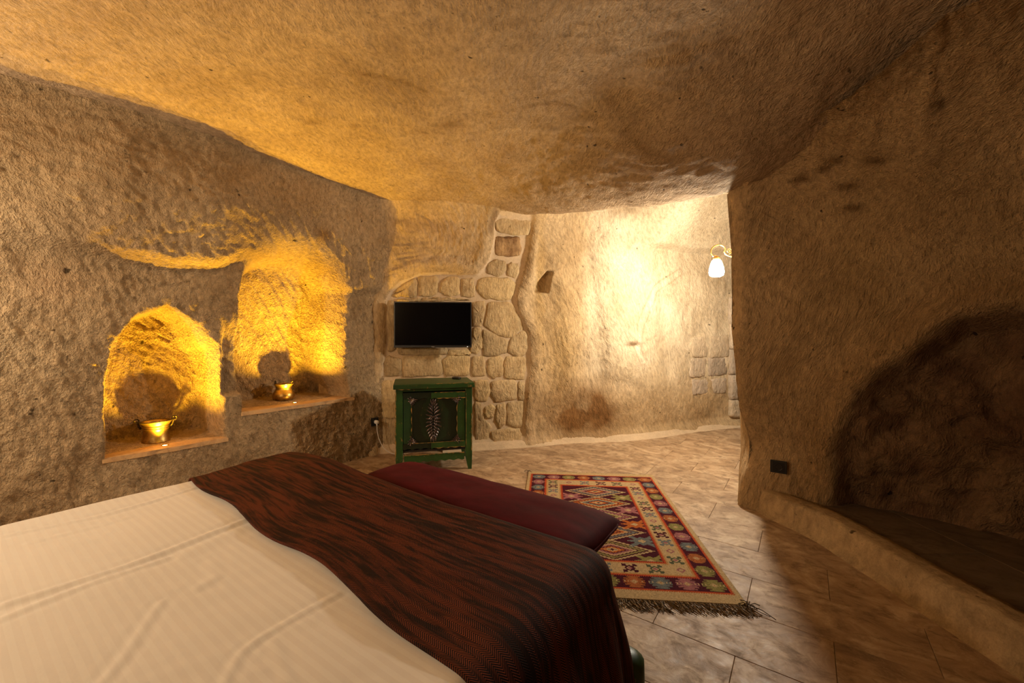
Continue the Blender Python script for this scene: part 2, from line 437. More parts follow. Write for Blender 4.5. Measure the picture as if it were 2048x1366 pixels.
# back wall: masonry infill behind the television, then the corridor rock face
bp = [(-1.9, 4.08), (-1.35, 4.2), (-.8, 4.31), (-.235, 4.43), (.16, 4.53), (.61, 4.68), (1.17, 4.76), (1.656, 4.92), (2.18, 5.19), (2.75, 5.42), (3.4, 5.6)]
WB = Wall(catmull(bp, 14), 1, lambda q, z: 0*q)
def crop2(pts): return [WB.pix(700+a/2.3556, 380+b/2.3556) for a, b in pts]
def crop3(pts): return [WB.pix(1000+a/2.2764, 350+b/2.2764) for a, b in pts]
MORT = crop2([(130, 1290), (140, 900), (165, 700), (165, 520), (195, 470), (240, 430), (330, 395), (430, 388), (540, 405), (600, 400), (655, 330), (675, 230), (680, 150), (700, 112), (850, 95), (862, 140), (835, 300), (810, 400), (782, 500), (790, 560), (845, 690), (850, 860), (825, 1000), (818, 1200), (700, 1290)])
HOLE = crop3([(160, 535), (168, 495), (215, 432), (236, 440), (222, 540)])
CORN = [WB.pix(*p) for p in [(1240, 450), (1290, 500), (1470, 470), (1470, 900), (1240, 900)]]
def D_back(q, z):
    wob = .012*vn(q*9, z*9, 2)
    m = sdf(q+wob, z+wob, MORT)
    d = .032*ss(.02, -.03, m)
    d = d-.03*gau(m, 0*m, .07, 0, .07, 1)*ss(1.0, 1.7, q*0+1.8)
    h = sdf(q, z, HOLE); d = d+.11*ss(.005, -.03, h)
    q0 = WB.pix(1060, 700)[0]
    out = ss(q0, q0+.1, q)
    d = d+out*(.05*fbm(q*2.1, z*1.7, 3, 4))+.008*fbm(q*14, z*12, 5, 3)*(1-.6*ss(.02, -.03, m))
    d = d-.010*chisel(q, z, .25, 32, 9, 2)*(1-.9*ss(.02, -.03, m))*(1-.8*ss(q0+.7, q0+1.1, q))
    # shallow furrows and ledge of the corridor rock
    for (x, y, w_, a) in ((1130, 640, .16, -.05), (1195, 620, .10, .04), (1330, 560, .10, .03)):
        qq, _ = WB.pix(x, y); d = d+a*np.exp(-((q-qq+.12*(z-1.3))/w_)**2)*ss(2.6, 2.0, z)*ss(.3, .7, z)
    qa, za = WB.pix(1255, 440); d = d-.06*gau(q, z, qa, za, .22, .16)
    qa, za = WB.pix(1250, 800); d = d+.04*ss(qa-.05, qa+.05, q)*ss(1.1, .7, z)*0
    qa, za = WB.pix(1265, 680); d = d-.035*gau(q, z, qa, za, .07, .09)+.04*gau(q, z, qa+.02, za-.07, .09, .03)
    # upper corridor wall steps out above the lamp
    qa, zb = WB.pix(1300, 492); d = d-.12*ss(qa-.3, qa+.3, q)*ss(zb-.03, zb+.05, z)-.55*ss(qa-.4, qa+.4, q)*ss(zb, 3.1, z)
    # overhang of rock above masonry
    d = d-.03*ss(0, .12, m)*ss(1.6, 1.85, z)*(1-out)
    d = d-.14*ss(2.35, 2.7, z)*(1-ss(q0+.3, q0+1.0, q))
    d = d-.05*ss(.14, 0, z)
    return d
WB.D = D_back
def tint_back(Q, Z):
    t = ones3(Q); m = sdf(Q, Z, MORT)
    def g(x, y, sx, sy): a, b = WB.pix(x, y); return gau(Q+.05*vn(Q*6, Z*6, 1), Z+.05*vn(Q*6, Z*6, 4), a, b, sx, sy)
    t = tmul(t, ss(.015, -.02, m), (1.14, 1.13, 1.14))
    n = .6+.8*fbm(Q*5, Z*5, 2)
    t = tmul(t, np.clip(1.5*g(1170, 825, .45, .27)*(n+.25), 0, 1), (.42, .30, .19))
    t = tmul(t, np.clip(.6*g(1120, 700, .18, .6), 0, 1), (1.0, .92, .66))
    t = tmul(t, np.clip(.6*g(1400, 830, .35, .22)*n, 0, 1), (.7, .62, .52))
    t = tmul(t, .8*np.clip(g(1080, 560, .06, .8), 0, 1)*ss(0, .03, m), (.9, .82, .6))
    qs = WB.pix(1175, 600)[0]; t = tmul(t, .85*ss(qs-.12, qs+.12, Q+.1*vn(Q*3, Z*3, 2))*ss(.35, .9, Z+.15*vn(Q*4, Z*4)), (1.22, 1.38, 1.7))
    CK = np.array([WB.pix(*p) for p in [(1360, 545), (1312, 578), (1298, 610), (1282, 650), (1276, 700), (1285, 722)]]); cd = np.full(Q.shape, 9.)
    for (a0, b0), (a1, b1) in zip(CK, CK[1:]):
        e0, e1 = a1-a0, b1-b0; tq = np.clip(((Q-a0)*e0+(Z-b0)*e1)/(e0*e0+e1*e1), 0, 1); cd = np.minimum(cd, np.hypot(Q-a0-tq*e0+.03*vn(Q*16, Z*16), Z-b0-tq*e1))
    t = tmul(t, .5*np.exp(-(cd/.03)**2), (1.1, 1.14, 1.2)); t = tmul(t, .6*np.exp(-((cd-.045)/.010)**2)*(Q < 9), (.66, .58, .5))
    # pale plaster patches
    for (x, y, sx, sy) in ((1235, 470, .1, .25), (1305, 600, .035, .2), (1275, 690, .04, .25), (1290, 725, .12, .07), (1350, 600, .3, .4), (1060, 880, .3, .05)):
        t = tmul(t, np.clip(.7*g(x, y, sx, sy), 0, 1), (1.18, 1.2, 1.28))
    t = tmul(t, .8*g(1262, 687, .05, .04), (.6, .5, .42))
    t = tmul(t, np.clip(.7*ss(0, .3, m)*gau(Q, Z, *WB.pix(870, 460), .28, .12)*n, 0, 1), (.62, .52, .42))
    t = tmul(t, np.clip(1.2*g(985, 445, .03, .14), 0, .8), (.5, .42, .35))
    return t
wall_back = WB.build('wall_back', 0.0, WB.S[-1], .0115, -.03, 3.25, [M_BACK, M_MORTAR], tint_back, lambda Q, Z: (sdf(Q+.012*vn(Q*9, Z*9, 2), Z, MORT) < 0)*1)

# ceiling with a dipping rib at the corridor mouth
R0 = np.array((1.50, 2.93)); R1 = np.array((.10, 4.52)); rd = (R1-R0)/np.linalg.norm(R1-R0); rl = np.linalg.norm(R1-R0)
rn = np.array((-rd[1], rd[0])); rn = rn if rn[0] > 0 else -rn
def ceil_z(X, Y):
    l = (X-R0[0])*rd[0]+(Y-R0[1])*rd[1]; t = (X-R0[0])*rn[0]+(Y-R0[1])*rn[1]
    zr = np.interp(l, [-2.5, -1.0, -.25, 0, .6, 1.0, rl, rl+.8], [2.55, 2.40, 2.22, 2.20, 2.24, 2.32, 2.50, 2.60])
    main = 2.62
    near = zr+(main-zr)*ss(0, -1.25, t)
    far = zr+(3.0-zr)*ss(0, .75, t)
    z = np.where(t < 0, near, far)
    u, v = X*SA+Y*CA, X*CA-Y*SA
    z = z+.05*fbm(X*.9+3, Y*.9, 6, 3)+.012*fbm(X*5, Y*5, 7, 3)+.006*fbm(X*16, Y*16, 2, 2)+.006*chisel(X, Y, .9, 26, 9, 4)
    z = z-.05*ss(-2.6, -3.4, v)
    return z

# right wall: pillar nose, niche of dark rough rock over the platform
rp = [(3.35, 5.75), (2.75, 4.85), (2.30, 4.1), (1.98, 3.57), (1.72, 3.14), (1.61, 2.965), (1.60, 2.90), (1.66, 2.845), (1.80, 2.75), (2.1, 2.555), (2.40, 2.31), (2.68, 1.98), (2.90, 1.5), (3.02, .8), (3.0, 0), (2.75, -.8), (2.2, -1.6), (1.4, -2.1)]
WR = Wall(catmull(rp, 14), 1, lambda q, z: 0*q)
qc = WR.S[np.argmin(np.hypot(WR.P[:, 0]-1.60, WR.P[:, 1]-2.91))]
ROCKP = [WR.pix(x, y) for x, y in [(1655, 1010), (1668, 930), (1665, 890), (1690, 835), (1712, 780), (1755, 742), (1810, 712), (1850, 675), (1905, 632), (1960, 618), (2048, 612)]]
ROCKP = ROCKP+[(ROCKP[-1][0]+.8, 1.27), (ROCKP[-1][0]+1.6, 1.0), (ROCKP[-1][0]+1.9, -.1), (ROCKP[0][0], -.1)]
def D_right(q, z):
    wob = .03*fbm(q*5, z*5, 2, 3)
    r = sdf(q+wob, z+wob, ROCKP)
    ins = ss(.03, -.16, r)
    d = ins*(.13+.10*fbm(q*2.5, z*2.5, 5, 4)+.06*fbm(q*9, z*9, 6, 4)-.06*ss(.9, .1, z)*0)
    d = d-.02*gau(r, 0*r, .05, 0, .06, 1)
    d = d+(1-ins)*(.03*fbm(q*1.7, z*1.5, 3, 3)*ss(qc-.05, qc+.35, q)+.010*fbm(q*11, z*11, 4, 3))
    d = d-(.008-.002*ins)*chisel(q, z, -.35, 30, 8, 3)
    near = np.exp(-((q-qc)/.13)**2)
    d = d+near*(-.035*ss(.8, 1.3, z)-.05*ss(1.9, 2.5, z))
    return d
WR.D = D_right
def tint_right(Q, Z):
    t = ones3(Q); n = .5+.9*fbm(Q*4, Z*4, 2)
    r = sdf(Q, Z, ROCKP)
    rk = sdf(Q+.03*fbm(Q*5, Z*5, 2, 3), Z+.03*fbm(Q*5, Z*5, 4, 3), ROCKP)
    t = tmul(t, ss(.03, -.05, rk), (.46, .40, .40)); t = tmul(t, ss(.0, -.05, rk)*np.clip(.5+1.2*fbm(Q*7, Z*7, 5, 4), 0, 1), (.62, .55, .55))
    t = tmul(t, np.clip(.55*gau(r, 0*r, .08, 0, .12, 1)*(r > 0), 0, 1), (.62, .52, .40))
    t = tmul(t, np.clip(ss(qc+.1, qc+.6, Q)*.25, 0, 1), (.85, .82, .72))
    a, b = WR.pix(1700, 560); t = tmul(t, np.clip(.4*gau(Q, Z, a, b, .25, .4)*n, 0, 1), (.8, .75, .5))
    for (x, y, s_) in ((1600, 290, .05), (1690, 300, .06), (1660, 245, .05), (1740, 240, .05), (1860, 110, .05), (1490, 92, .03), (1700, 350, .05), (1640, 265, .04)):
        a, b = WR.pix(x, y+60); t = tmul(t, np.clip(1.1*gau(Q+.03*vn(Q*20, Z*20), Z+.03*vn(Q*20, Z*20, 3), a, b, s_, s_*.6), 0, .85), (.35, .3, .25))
    return t
# the wall curves over into the ceiling: z runs up to a springing line, then follows an arc
_wx, _wy = WR.base(WR.S); _na, _nb = WR.nrm(WR.S)
ZT = ceil_z(_wx+_na*.45, _wy+_nb*.45)+.02
RR = np.interp(WR.S, [0, qc-.02, qc+.06, qc+.9, 9], [.02, .10, .25, 1.05, 1.05])
ZT = np.where(WR.S < qc-.02, 3.15, ZT)
_k = np.exp(-np.linspace(-2, 2, 9)**2); ZT[WR.S > qc] = np.convolve(np.pad(ZT[WR.S > qc], 4, mode='edge'), _k/_k.sum(), 'valid')
q = np.arange(0, WR.S[-1]+.016, .016); zlow = np.linspace(0, 1, 120); th = np.linspace(0, 1.5, 90)[1:]
Q, K = np.meshgrid(q, np.arange(len(zlow)+len(th)), indexing='ij')
zt = np.interp(Q, WR.S, ZT); rr = np.interp(Q, WR.S, RR); z0_ = zt-rr
tl = np.concatenate([zlow, np.ones(len(th))]); ta = np.concatenate([zlow*0, th])
Zp = -.03+(z0_+.03)*tl[K]+rr*np.sin(ta[K]); inw = rr*(1-np.cos(ta[K]))
Zd = Zp+inw*.6
P_ = WR.at(Q, Zd, 0); x_, y_ = WR.base(Q); a_, b_ = WR.nrm(Q); dd_ = D_right(Q, Zd)
x_ = x_+.10*np.exp(-((Q-qc)/.25)**2)*np.exp(-((Zd-.42)/.20)**2)
V = np.stack([x_-a_*(dd_*np.cos(ta[K])-inw), y_-b_*(dd_*np.cos(ta[K])-inw), Zp+dd_*np.sin(ta[K])], -1).reshape(-1, 3)
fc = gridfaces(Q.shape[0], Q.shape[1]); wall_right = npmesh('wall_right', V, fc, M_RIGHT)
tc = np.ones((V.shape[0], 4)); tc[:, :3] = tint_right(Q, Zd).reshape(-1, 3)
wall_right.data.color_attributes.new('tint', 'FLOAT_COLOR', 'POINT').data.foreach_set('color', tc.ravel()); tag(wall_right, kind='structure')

# head wall behind the camera
hp = [uv2xy(-1.12, -3.9), uv2xy(-1.12, -2), uv2xy(-1.12, 0), uv2xy(-1.15, 1.5), uv2xy(-1.15, 2.6)]
WH = Wall(catmull(hp, 10), -1, lambda q, z: .03*fbm(q*2, z*2, 2, 3))
WH.build('wall_front', 0.0, WH.S[-1], .05, -.03, 3.2, M_LEFT, lambda Q, Z: ones3(Q))

gx = np.arange(-4.3, 3.8, .018); gy = np.arange(-1.6, 6.2, .018)
GX, GY = np.meshgrid(gx, gy, indexing='ij')
V = np.stack([GX, GY, ceil_z(GX, GY)], -1).reshape(-1, 3)
ceiling = npmesh('ceiling', V, gridfaces(len(gx), len(gy), True), M_CEIL)
t = ones3(GX); n = .6+.8*fbm(GX*3, GY*3, 3)
u_, v_ = GX*SA+GY*CA, GX*CA-GY*SA
t = tmul(t, np.clip(.5*ss(.3, 1.8, GX)*n, 0, 1), (.86, .82, .74))
for (x, y, a, b) in ((720, 165, 850, 195), (850, 265, 1100, 225), (1100, 215, 1240, 230), (1250, 235, 1470, 280), (620, 245, 700, 260), (900, 262, 1010, 262), (1100, 420, 1330, 330)):
    z0 = 2.6; ya = (z0-EYE)*F/(HOR-y); yb = (z0-EYE)*F/(HOR-b)
    A = np.array(((x-1024)/F*ya, ya)); B = np.array(((a-1024)/F*yb, yb)); e = B-A
    tt = np.clip(((GX-A[0])*e[0]+(GY-A[1])*e[1])/(e@e), 0, 1)
    dd = np.hypot(GX-A[0]-tt*e[0]+.10*vn(GX*5, GY*5, 1), GY-A[1]-tt*e[1]+.10*vn(GX*5, GY*5, 4))
    t = tmul(t, .5*np.exp(-(dd/.02)**2)+.2*np.exp(-(dd/.12)**2)*n, (.45, .36, .22))
tc = np.ones((V.shape[0], 4)); tc[:, :3] = t.reshape(-1, 3)
ceiling.data.color_attributes.new('tint', 'FLOAT_COLOR', 'POINT').data.foreach_set('color', tc.ravel())
tag(ceiling, kind='structure')

# ------------------------------------------------------------ floor with travertine tiles
bm = bmesh.new(); add_box(bm, 0, 1.6, -.055, 9, 9, .10); floor = bmo('floor', bm, M_GROUT); tag(floor, kind='structure')
room = [uv2xy(-1.1, -3.53), uv2xy(2.65, -3.53), (-.235, 4.43), (.16, 4.53), (.61, 4.68), (1.17, 4.76), (1.656, 4.92), (2.18, 5.19), (2.9, 5.45), (2.9, 5.1), (1.63, 2.95), (1.8, 2.7), (1.82, 1), (1.82, -1.3), (1.2, -1.8)]
TW, TL = .61, .305
bm = bmesh.new(); add_box(bm, 0, 0, -.008, TW-.002, TL-.002, .016, bev=.001, seg=1)
tme = bpy.data.meshes.new('floor_tile'); bm.to_mesh(tme); bm.free(); tme.materials.append(M_TILE)
ang = math.atan2(-SA, CA)                                   # tile length follows v
for i in range(-5, 20):
    u = 1.748+.305*(i-.5)
    for j in range(-9, 10):
        v = -.216+.61*(j+.5)+(.305 if i % 2 else 0)
        X, Y = uv2xy(u, v)
        if sdf(np.array([X]), np.array([Y]), room)[0] < .22:
            o = bpy.data.objects.new('floor_tile', tme); C.objects.link(o); o.parent = floor
            o.location = (X, Y, .0005*random.random()); o.rotation_euler = (0, 0, ang)

# raised platform with a kerb
ys = np.arange(-1.8, 2.95, .03)
prof = [(-.045, -.01), (-.018, .012), (-.008, .05), (-.002, .10), (.004, .135), (.012, .150), (.05, .153), (.10, .153), (.136, .151), (.142, .135), (.145, .05)]
V = []
for yy in ys:
    for k, (a, z) in enumerate(prof):
        nn = .018*float(vn(np.array(yy*5.), np.array(k*.8), 2))+.008*float(vn(np.array(yy*22.), np.array(k*1.9), 3))
        bx = 1.80-.02*float(ss(1.2, -.5, np.array(yy)))-.10*float(ss(2.35, 2.8, np.array(yy)))
        V.append((bx+a+nn, yy, z+nn*.35))
kerb = npmesh('platform_kerb', V, gridfaces(len(ys), len(prof)), rock('kerb_plaster', (.33, .22, .11), (.46, .33, .18), across=20, along=14, depth=.006, lump=.01, use_tint=False)); tag(kerb, kind='structure')
bm = bmesh.new(); add_box(bm, 2.55, .6, .05, 1.3, 5.0, .11); platform = bmo('floor_platform', bm, M_GROUT); tag(platform, kind='structure')
bm = bmesh.new(); add_box(bm, 0, 0, .006, .446, .896, .014, bev=.0015, seg=1)
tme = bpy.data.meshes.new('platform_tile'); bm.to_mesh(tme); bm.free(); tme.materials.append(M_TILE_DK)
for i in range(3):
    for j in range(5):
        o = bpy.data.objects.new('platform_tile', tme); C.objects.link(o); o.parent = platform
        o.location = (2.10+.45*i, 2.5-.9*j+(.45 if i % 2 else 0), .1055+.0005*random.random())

# plaster fillet along the foot of the back wall
q = np.arange(1.2, WB.S[-1], .03); V = []
fp = [(-.06, .06), (-.02, .05), (.0, .034), (.02, .015), (.05, .005), (.06, -.01)]
for s_ in q:
    x, y = WB.base(s_); a, b = WB.nrm(s_); nz = .02*float(vn(np.array(s_*6), np.array(.5), 3))
    for (o_, z) in fp: V.append((x+a*(o_+.05+nz), y+b*(o_+.05+nz), z+nz*.4))
o = npmesh('baseboard_back', V, gridfaces(len(q), len(fp)), M_MORTAR); tag(o, kind='structure')

# ------------------------------------------------------------ masonry blocks of the back wall
def stone(wall, poly, mat, parent, raise_=.035, name='stone_block', label=None):
    poly = np.array(poly, float); c = poly.mean(0); n = 28
    # resample outline
    P = np.vstack([poly, poly[:1]]); d = np.hypot(*np.diff(P, axis=0).T); S = np.concatenate([[0], np.cumsum(d)])
    tt = np.linspace(0, S[-1], n, endpoint=False)
    O = np.stack([np.interp(tt, S, P[:, 0]), np.interp(tt, S, P[:, 1])], 1)
    O = .76*O+.12*(np.roll(O, 1, 0)+np.roll(O, -1, 0))
    O += rng.normal(0, .004, O.shape)
    rings = [(1.13, -.03), (1.08, raise_*.35), (.99, raise_*.9), (.65, raise_*1.0), (.3, raise_*1.05)]
    V = []
    for k, (sc_, h) in enumerate(rings):
        R = c+(O-c)*sc_; hh = h+(rng.normal(0, .0025, n) if k > 1 else 0)
        x, y = wall.base(R[:, 0]); a, b = wall.nrm(R[:, 0]); dd = wall.D(R[:, 0], R[:, 1])
        dm = np.median(dd); dd = dm
        V.append(np.stack([x-a*(dd-hh), y-b*(dd-hh), R[:, 1]], 1))
    x, y = wall.base(c[0]); a, b = wall.nrm(c[0]); V.append(np.array([[x-a*(dm-raise_*1.2), y-b*(dm-raise_*1.2), c[1]]]))
    V = np.vstack(V); fc = []
    for r in range(len(rings)-1):
        for k in range(n): fc.append((r*n+k, r*n+(k+1) % n, (r+1)*n+(k+1) % n, (r+1)*n+k))
    L = (len(rings)-1)*n
    for k in range(n): fc.append((L+k, L+(k+1) % n, len(rings)*n))
    me = bpy.data.meshes.new(name); me.from_pydata([tuple(v) for v in V], [], fc); me.validate()
    bm = bmesh.new(); bm.from_mesh(me); bmesh.ops.recalc_face_normals(bm, faces=bm.faces); bm.to_mesh(me); bm.free()
    o = link(name, me, mat, parent, True)
    if label: o['label'] = label
    return o
ST = [
 [(695,135),(760,112),(845,108),(850,150),(835,205),(760,205),(700,190),(688,160)],
 [(650,345),(680,328),(735,335),(735,375),(715,405),(655,395)], [(750,345),(795,345),(798,390),(780,412),(745,400)],
 [(610,425),(640,410),(750,415),(780,440),(765,500),(740,518),(640,508),(605,470)],
 [(200,498),(235,455),(300,415),(315,430),(310,503)], [(325,408),(412,408),(412,480),(390,503),(328,495)],
 [(430,440),(460,408),(512,408),(516,490),(460,498),(424,475)], [(527,418),(582,413),(592,503),(528,498)],
 [(576,530),(642,528),(635,580),(620,640),(580,642)], [(583,650),(618,653),(624,742),(600,772),(565,762)],
 [(655,533),(760,530),(820,610),(828,640),(757,692),(700,680),(636,640),(650,580)],
 [(632,660),(700,690),(745,707),(736,765),(680,782),(635,780),(626,720)],
 [(762,700),(832,658),(842,720),(832,772),(800,787),(747,762)],
 [(176,530),(212,530),(214,745),(180,765),(173,650)], [(222,745),(450,745),(455,777),(235,777)],
 [(162,795),(185,782),(238,800),(240,872),(165,878)], [(250,785),(426,780),(431,872),(250,882)],
 [(436,810),(460,782),(562,785),(562,872),(450,877)], [(575,790),(632,785),(640,872),(580,880)],
 [(654,800),(700,783),(722,800),(722,872),(670,887),(650,860)], [(740,788),(828,790),(828,850),(822,892),(735,887),(730,830)],
 [(140,905),(240,905),(240,1075),(150,1070)], [(150,1085),(240,1090),(240,1245),(160,1250)],
 [(588,902),(650,897),(664,955),(640,998),(590,990)], [(672,903),(782,898),(787,985),(690,997),(664,960)],
 [(797,908),(822,903),(824,987),(797,987)], [(636,1030),(668,1010),(686,1030),(678,1072),(640,1078)],
 [(590,1002),(620,1010),(630,1082),(668,1110),(645,1195),(592,1205)], [(692,1020),(735,1005),(736,1100),(705,1127),(684,1080)],
 [(745,1008),(827,998),(822,1110),(795,1122),(740,1102)], [(668,1140),(710,1130),(802,1130),(807,1198),(678,1205)],
 [(466,755),(562,753),(567,777),(468,780)], [(222,512),(330,508),(332,526),(222,528)], [(345,508),(500,506),(570,520),(345,526)]]
for p in ST: stone(WB, crop2(p), M_STONE, wall_back, .017)
stone(WB, crop2([(688,222),(800,222),(806,300),(760,312),(688,300)]), M_STONE_DK, wall_back, .012, label='scorched dark brown stone block')
for p in [[(875,745),(940,735),(946,825),(880,828)], [(952,735),(1032,733),(1036,822),(955,830)], [(875,838),(940,835),(932,915),(868,918)], [(950,835),(1022,830),(1028,905),(950,912)], [(960,930),(1027,925),(1022,990),(970,993)], [(880,935),(950,932),(960,990),(882,1000)]]:
    stone(WB, crop3(p), M_STONE_GREY, wall_back, .012)
for a, b in ((560, 675), (682, 790), (797, 905), (912, 1018), (1025, 1100)):
    stone(WB, crop3([(1040, a), (1095, a), (1095, b), (1040, b)]), M_STONE_GREY, wall_back, .05)

# ------------------------------------------------------------ niche shelves and uplights
def slab(name, u0, u1, dep, z, parent, front=.0):
    bm = bmesh.new(); pts = []
    us = np.linspace(u0, u1, 14)
    for k, u in enumerate(us):
        d = front+.012*float(vn(np.array(u*9.), np.array(z), 2))+float(D_left(np.array([u]), np.array([z-.05]))[0])
        pts.append((u, -3.53-d+.006))
    back = [(u1, -3.53-dep), (u0, -3.53-dep)]
    P = [uv2xy(*p) for p in pts+back]
    top = [bm.verts.new((x, y, z)) for x, y in P]; bot = [bm.verts.new((x, y, z-.03)) for x, y in P]
    bm.faces.new(top); bm.faces.new(bot[::-1])
    for i in range(len(P)): j = (i+1) % len(P); bm.faces.new((top[i], bot[i], bot[j], top[j]))
    es = [e for e in bm.edges if all(v in top for v in e.verts)]
    bmesh.ops.bevel(bm, geom=es, offset=.006, segments=2, affect='EDGES')
    return bmo(name, bm, M_SHELF, parent)
slab('niche_shelf', .625, 1.30, .40, .44, wall_left)
slab('niche_shelf', 1.39, 2.36, .49, .61, wall_left)
def uplight(u, z, depth, power, label):
    X, Y = uv2xy(u, -3.53-depth)
    t = thing('uplight', label, 'spotlight', (X, Y, z), 0, 'yellow uplights in the niches')
    bm = bmesh.new(); add_lathe(bm, [(.017, -.004), (.022, .0), (.021, .003), (.016, .003), (.014, .0)], 20); bmo('trim_ring', bm, M_BRASS, t, True)
    bm = bmesh.new(); add_lathe(bm, [(0, .0025), (.009, .002), (.0145, .0)], 20); bmo('lens', bm, M_LED, t, True)
    spot_light('uplight_beam', (X, Y, z+.012), power, (1, .56, .03), .012, math.radians(132), 1.0)
uplight(.95, .44, .07, 90, 'small lit yellow uplight in front of the wide brass pot in the arched niche')
uplight(1.856, .61, .10, 115, 'small lit yellow uplight beside the round-bellied brass pot in the tall niche')

# ------------------------------------------------------------ brass pots
def pot(u, depth, z, prof, inner, label, kind, rz=38):
    X, Y = uv2xy(u, -3.53-depth)
    t = thing('brass_pot', label, 'pot', (X, Y, z+.001), math.radians(rz), 'brass pots in the niches')
    bm = bmesh.new(); add_lathe(bm, prof+inner, 40); bmo('body', bm, M_BRASS, t, True)
    R = max(r for r, zz in prof[-3:]); H = prof[-1][1]
    for sx in (-1, 1):
        bm = bmesh.new()
        if kind == 0:
            add_tube(bm, [(sx*(R-.012), 0, H-.045), (sx*(R-.001), 0, H-.03), (sx*(R+.006), 0, H-.005), (sx*(R+.010), 0, H+.008)], .006, 8)
            ring = [(sx*(R+.012)+.013*math.cos(a), .0, H+.012+.013*math.sin(a)) for a in np.linspace(0, 2*math.pi, 14)]
        else:
            ring = [(sx*(R-.008), .0+.011*math.cos(a), H+.012+.013*math.sin(a)) for a in np.linspace(0, 2*math.pi, 14)]
        add_tube(bm, ring, .0045, 8)
        bmo('lug', bm, M_IRON, t, True)
    bm = bmesh.new(); hs = R+.010 if kind == 0 else R-.008
    # bail handle folded down on the rim
    pts = [(-hs*math.cos(a), -(hs*.98)*math.sin(a), H+.010-.004*math.sin(a)) for a in np.linspace(0, math.pi, 22)]
    add_tube(bm, pts, .0035, 8); bmo('handle', bm, M_IRON, t, True)
P1 = [(0, 0), (.076, 0), (.082, .004), (.0815, .012), (.077, .03), (.073, .055), (.071, .08), (.072, .094), (.0755, .097), (.0755, .100), (.072, .103), (.0725, .107), (.0765, .110), (.0765, .113), (.074, .116), (.078, .130), (.086, .142), (.0905, .146), (.091, .1475)]
I1 = [(.088, .149), (.083, .143), (.074, .128), (.069, .10), (.070, .05), (.074, .012), (0, .008)]
pot(.943, .235, .44, P1, I1, 'wide brass pot with a flared rim and lugs in the arched niche', 0)
P2 = [(0, 0), (.055, 0), (.070, .006), (.084, .022), (.090, .042), (.088, .060), (.078, .082), (.067, .098), (.063, .108), (.064, .112), (.062, .116), (.064, .128), (.072, .142), (.078, .149), (.079, .152)]
I2 = [(.076, .153), (.070, .145), (.060, .125), (.058, .108), (.075, .08), (.084, .045), (.07, .014), (0, .008)]
pot(1.852, .29, .61, P2, I2, 'round-bellied dark brass pot with a narrow neck in the tall niche', 1, 5)

# ------------------------------------------------------------ television
tv = thing('television', 'flat black television mounted on the stone block wall above the green cabinet', 'television', (-.797, 4.19, 1.304), math.radians(6))
bm = bmesh.new(); add_box(bm, 0, .012, 0, .774, .035, .462, bev=.004); bmo('casing', bm, M_BLACK, tv)
box('screen', (0, -.0065, .006), (.750, .004, .426), M_SCREEN, tv, .0005)
box('bezel_strip', (0, -.0075, -.2225), (.770, .005, .012), plain('satin_bezel', (.012, .012, .013), .5), tv, .001)
box('rear_housing', (0, .04, -.02), (.46, .04, .30), M_BLACK, tv, .008)
box('wall_bracket', (0, .085, 0), (.20, .08, .20), M_IRON, tv, .003)
box('maker_badge', (.0, -.0105, -.2225), (.030, .001, .005), plain('silver_print', (.35, .35, .35), .4), tv, 0)
box('status_light', (.345, -.0105, -.2225), (.008, .001, .004), emis('tiny_led', (1, .75, .6), 1.5), tv, 0)

# ------------------------------------------------------------ green cabinet
ca = math.radians(13.8)
cabc = (-.671, 3.61)
cx = cabc[0]-math.sin(ca)*.25; cy = cabc[1]+math.cos(ca)*.25
cab = thing('cabinet', 'worn green painted cabinet with black carved ornaments below the television', 'cabinet', (cx, cy, 0), ca)
W, Dp = .66, .46; fy = -Dp/2
bm = bmesh.new(); add_box(bm, 0, 0, .755, W+.04, Dp+.05, .042, bev=.006, seg=2); bmo('top', bm, M_GREEN, cab)
for sx in (-1, 1):
    for sy in (-1, 1):
        bm = bmesh.new()
        add_box(bm, sx*(W/2-.03), sy*(Dp/2-.03), .425, .06, .06, .618, bev=.004)
        v0 = len(bm.verts)
        r = bmesh.ops.create_cube(bm, size=1)['verts']
        for v in r:
            f = .5 if v.co.z < 0 else .95
            v.co = Vector((sx*(W/2-.03)+v.co.x*.06*f+(sx*.012 if v.co.z < 0 else 0), sy*(Dp/2-.03)+v.co.y*.06*f, 0.0 if v.co.z < 0 else .118))
        bmo('leg', bm, M_GREEN, cab)
for sx in (-1, 1): box('side_panel', (sx*(W/2-.02), 0, .45), (.018, Dp-.10, .54), M_GREEN, cab, .002)
box('back_panel', (0, Dp/2-.015, .41), (W-.08, .015, .64), M_GREEN, cab, .002)
box('bottom_board', (0, .0, .19), (W-.07, Dp-.04, .02), plain('cabinet_inside', (.02, .015, .01), .8), cab, .002)
box('top_rail', (0, fy+.02, .722), (W-.10, .03, .022), M_GREEN, cab, .002)
def wavy(bm, x0, z0, x1, z1, wdt, y, th, amp=.004, per=.06, n=40):
    dx, dz = x1-x0, z1-z0; L = math.hypot(dx, dz); nx, nz = -dz/L, dx/L; A = []
    for i in range(n+1):
        t_ = i/n; e = amp*math.sin(2*math.pi*t_*L/per)
        x, z = x0+dx*t_, z0+dz*t_
        A.append([bm.verts.new((x+nx*o_, yy, z+nz*o_)) for o_, yy in ((-wdt/2, y), (-wdt/2, y-th), (wdt/2+e, y-th), (wdt/2+e, y))])
    for a, b in zip(A, A[1:]):
        for k in range(4): bm.faces.new((a[k], a[(k+1) % 4], b[(k+1) % 4], b[k]))
    bm.faces.new(A[0]); bm.faces.new(A[-1][::-1])
bm = bmesh.new(); wavy(bm, W/2-.07, .125, -W/2+.07, .125, .055, fy+.028, .022, .005, .075); r_ = bmo('apron', bm, M_GREEN, cab)
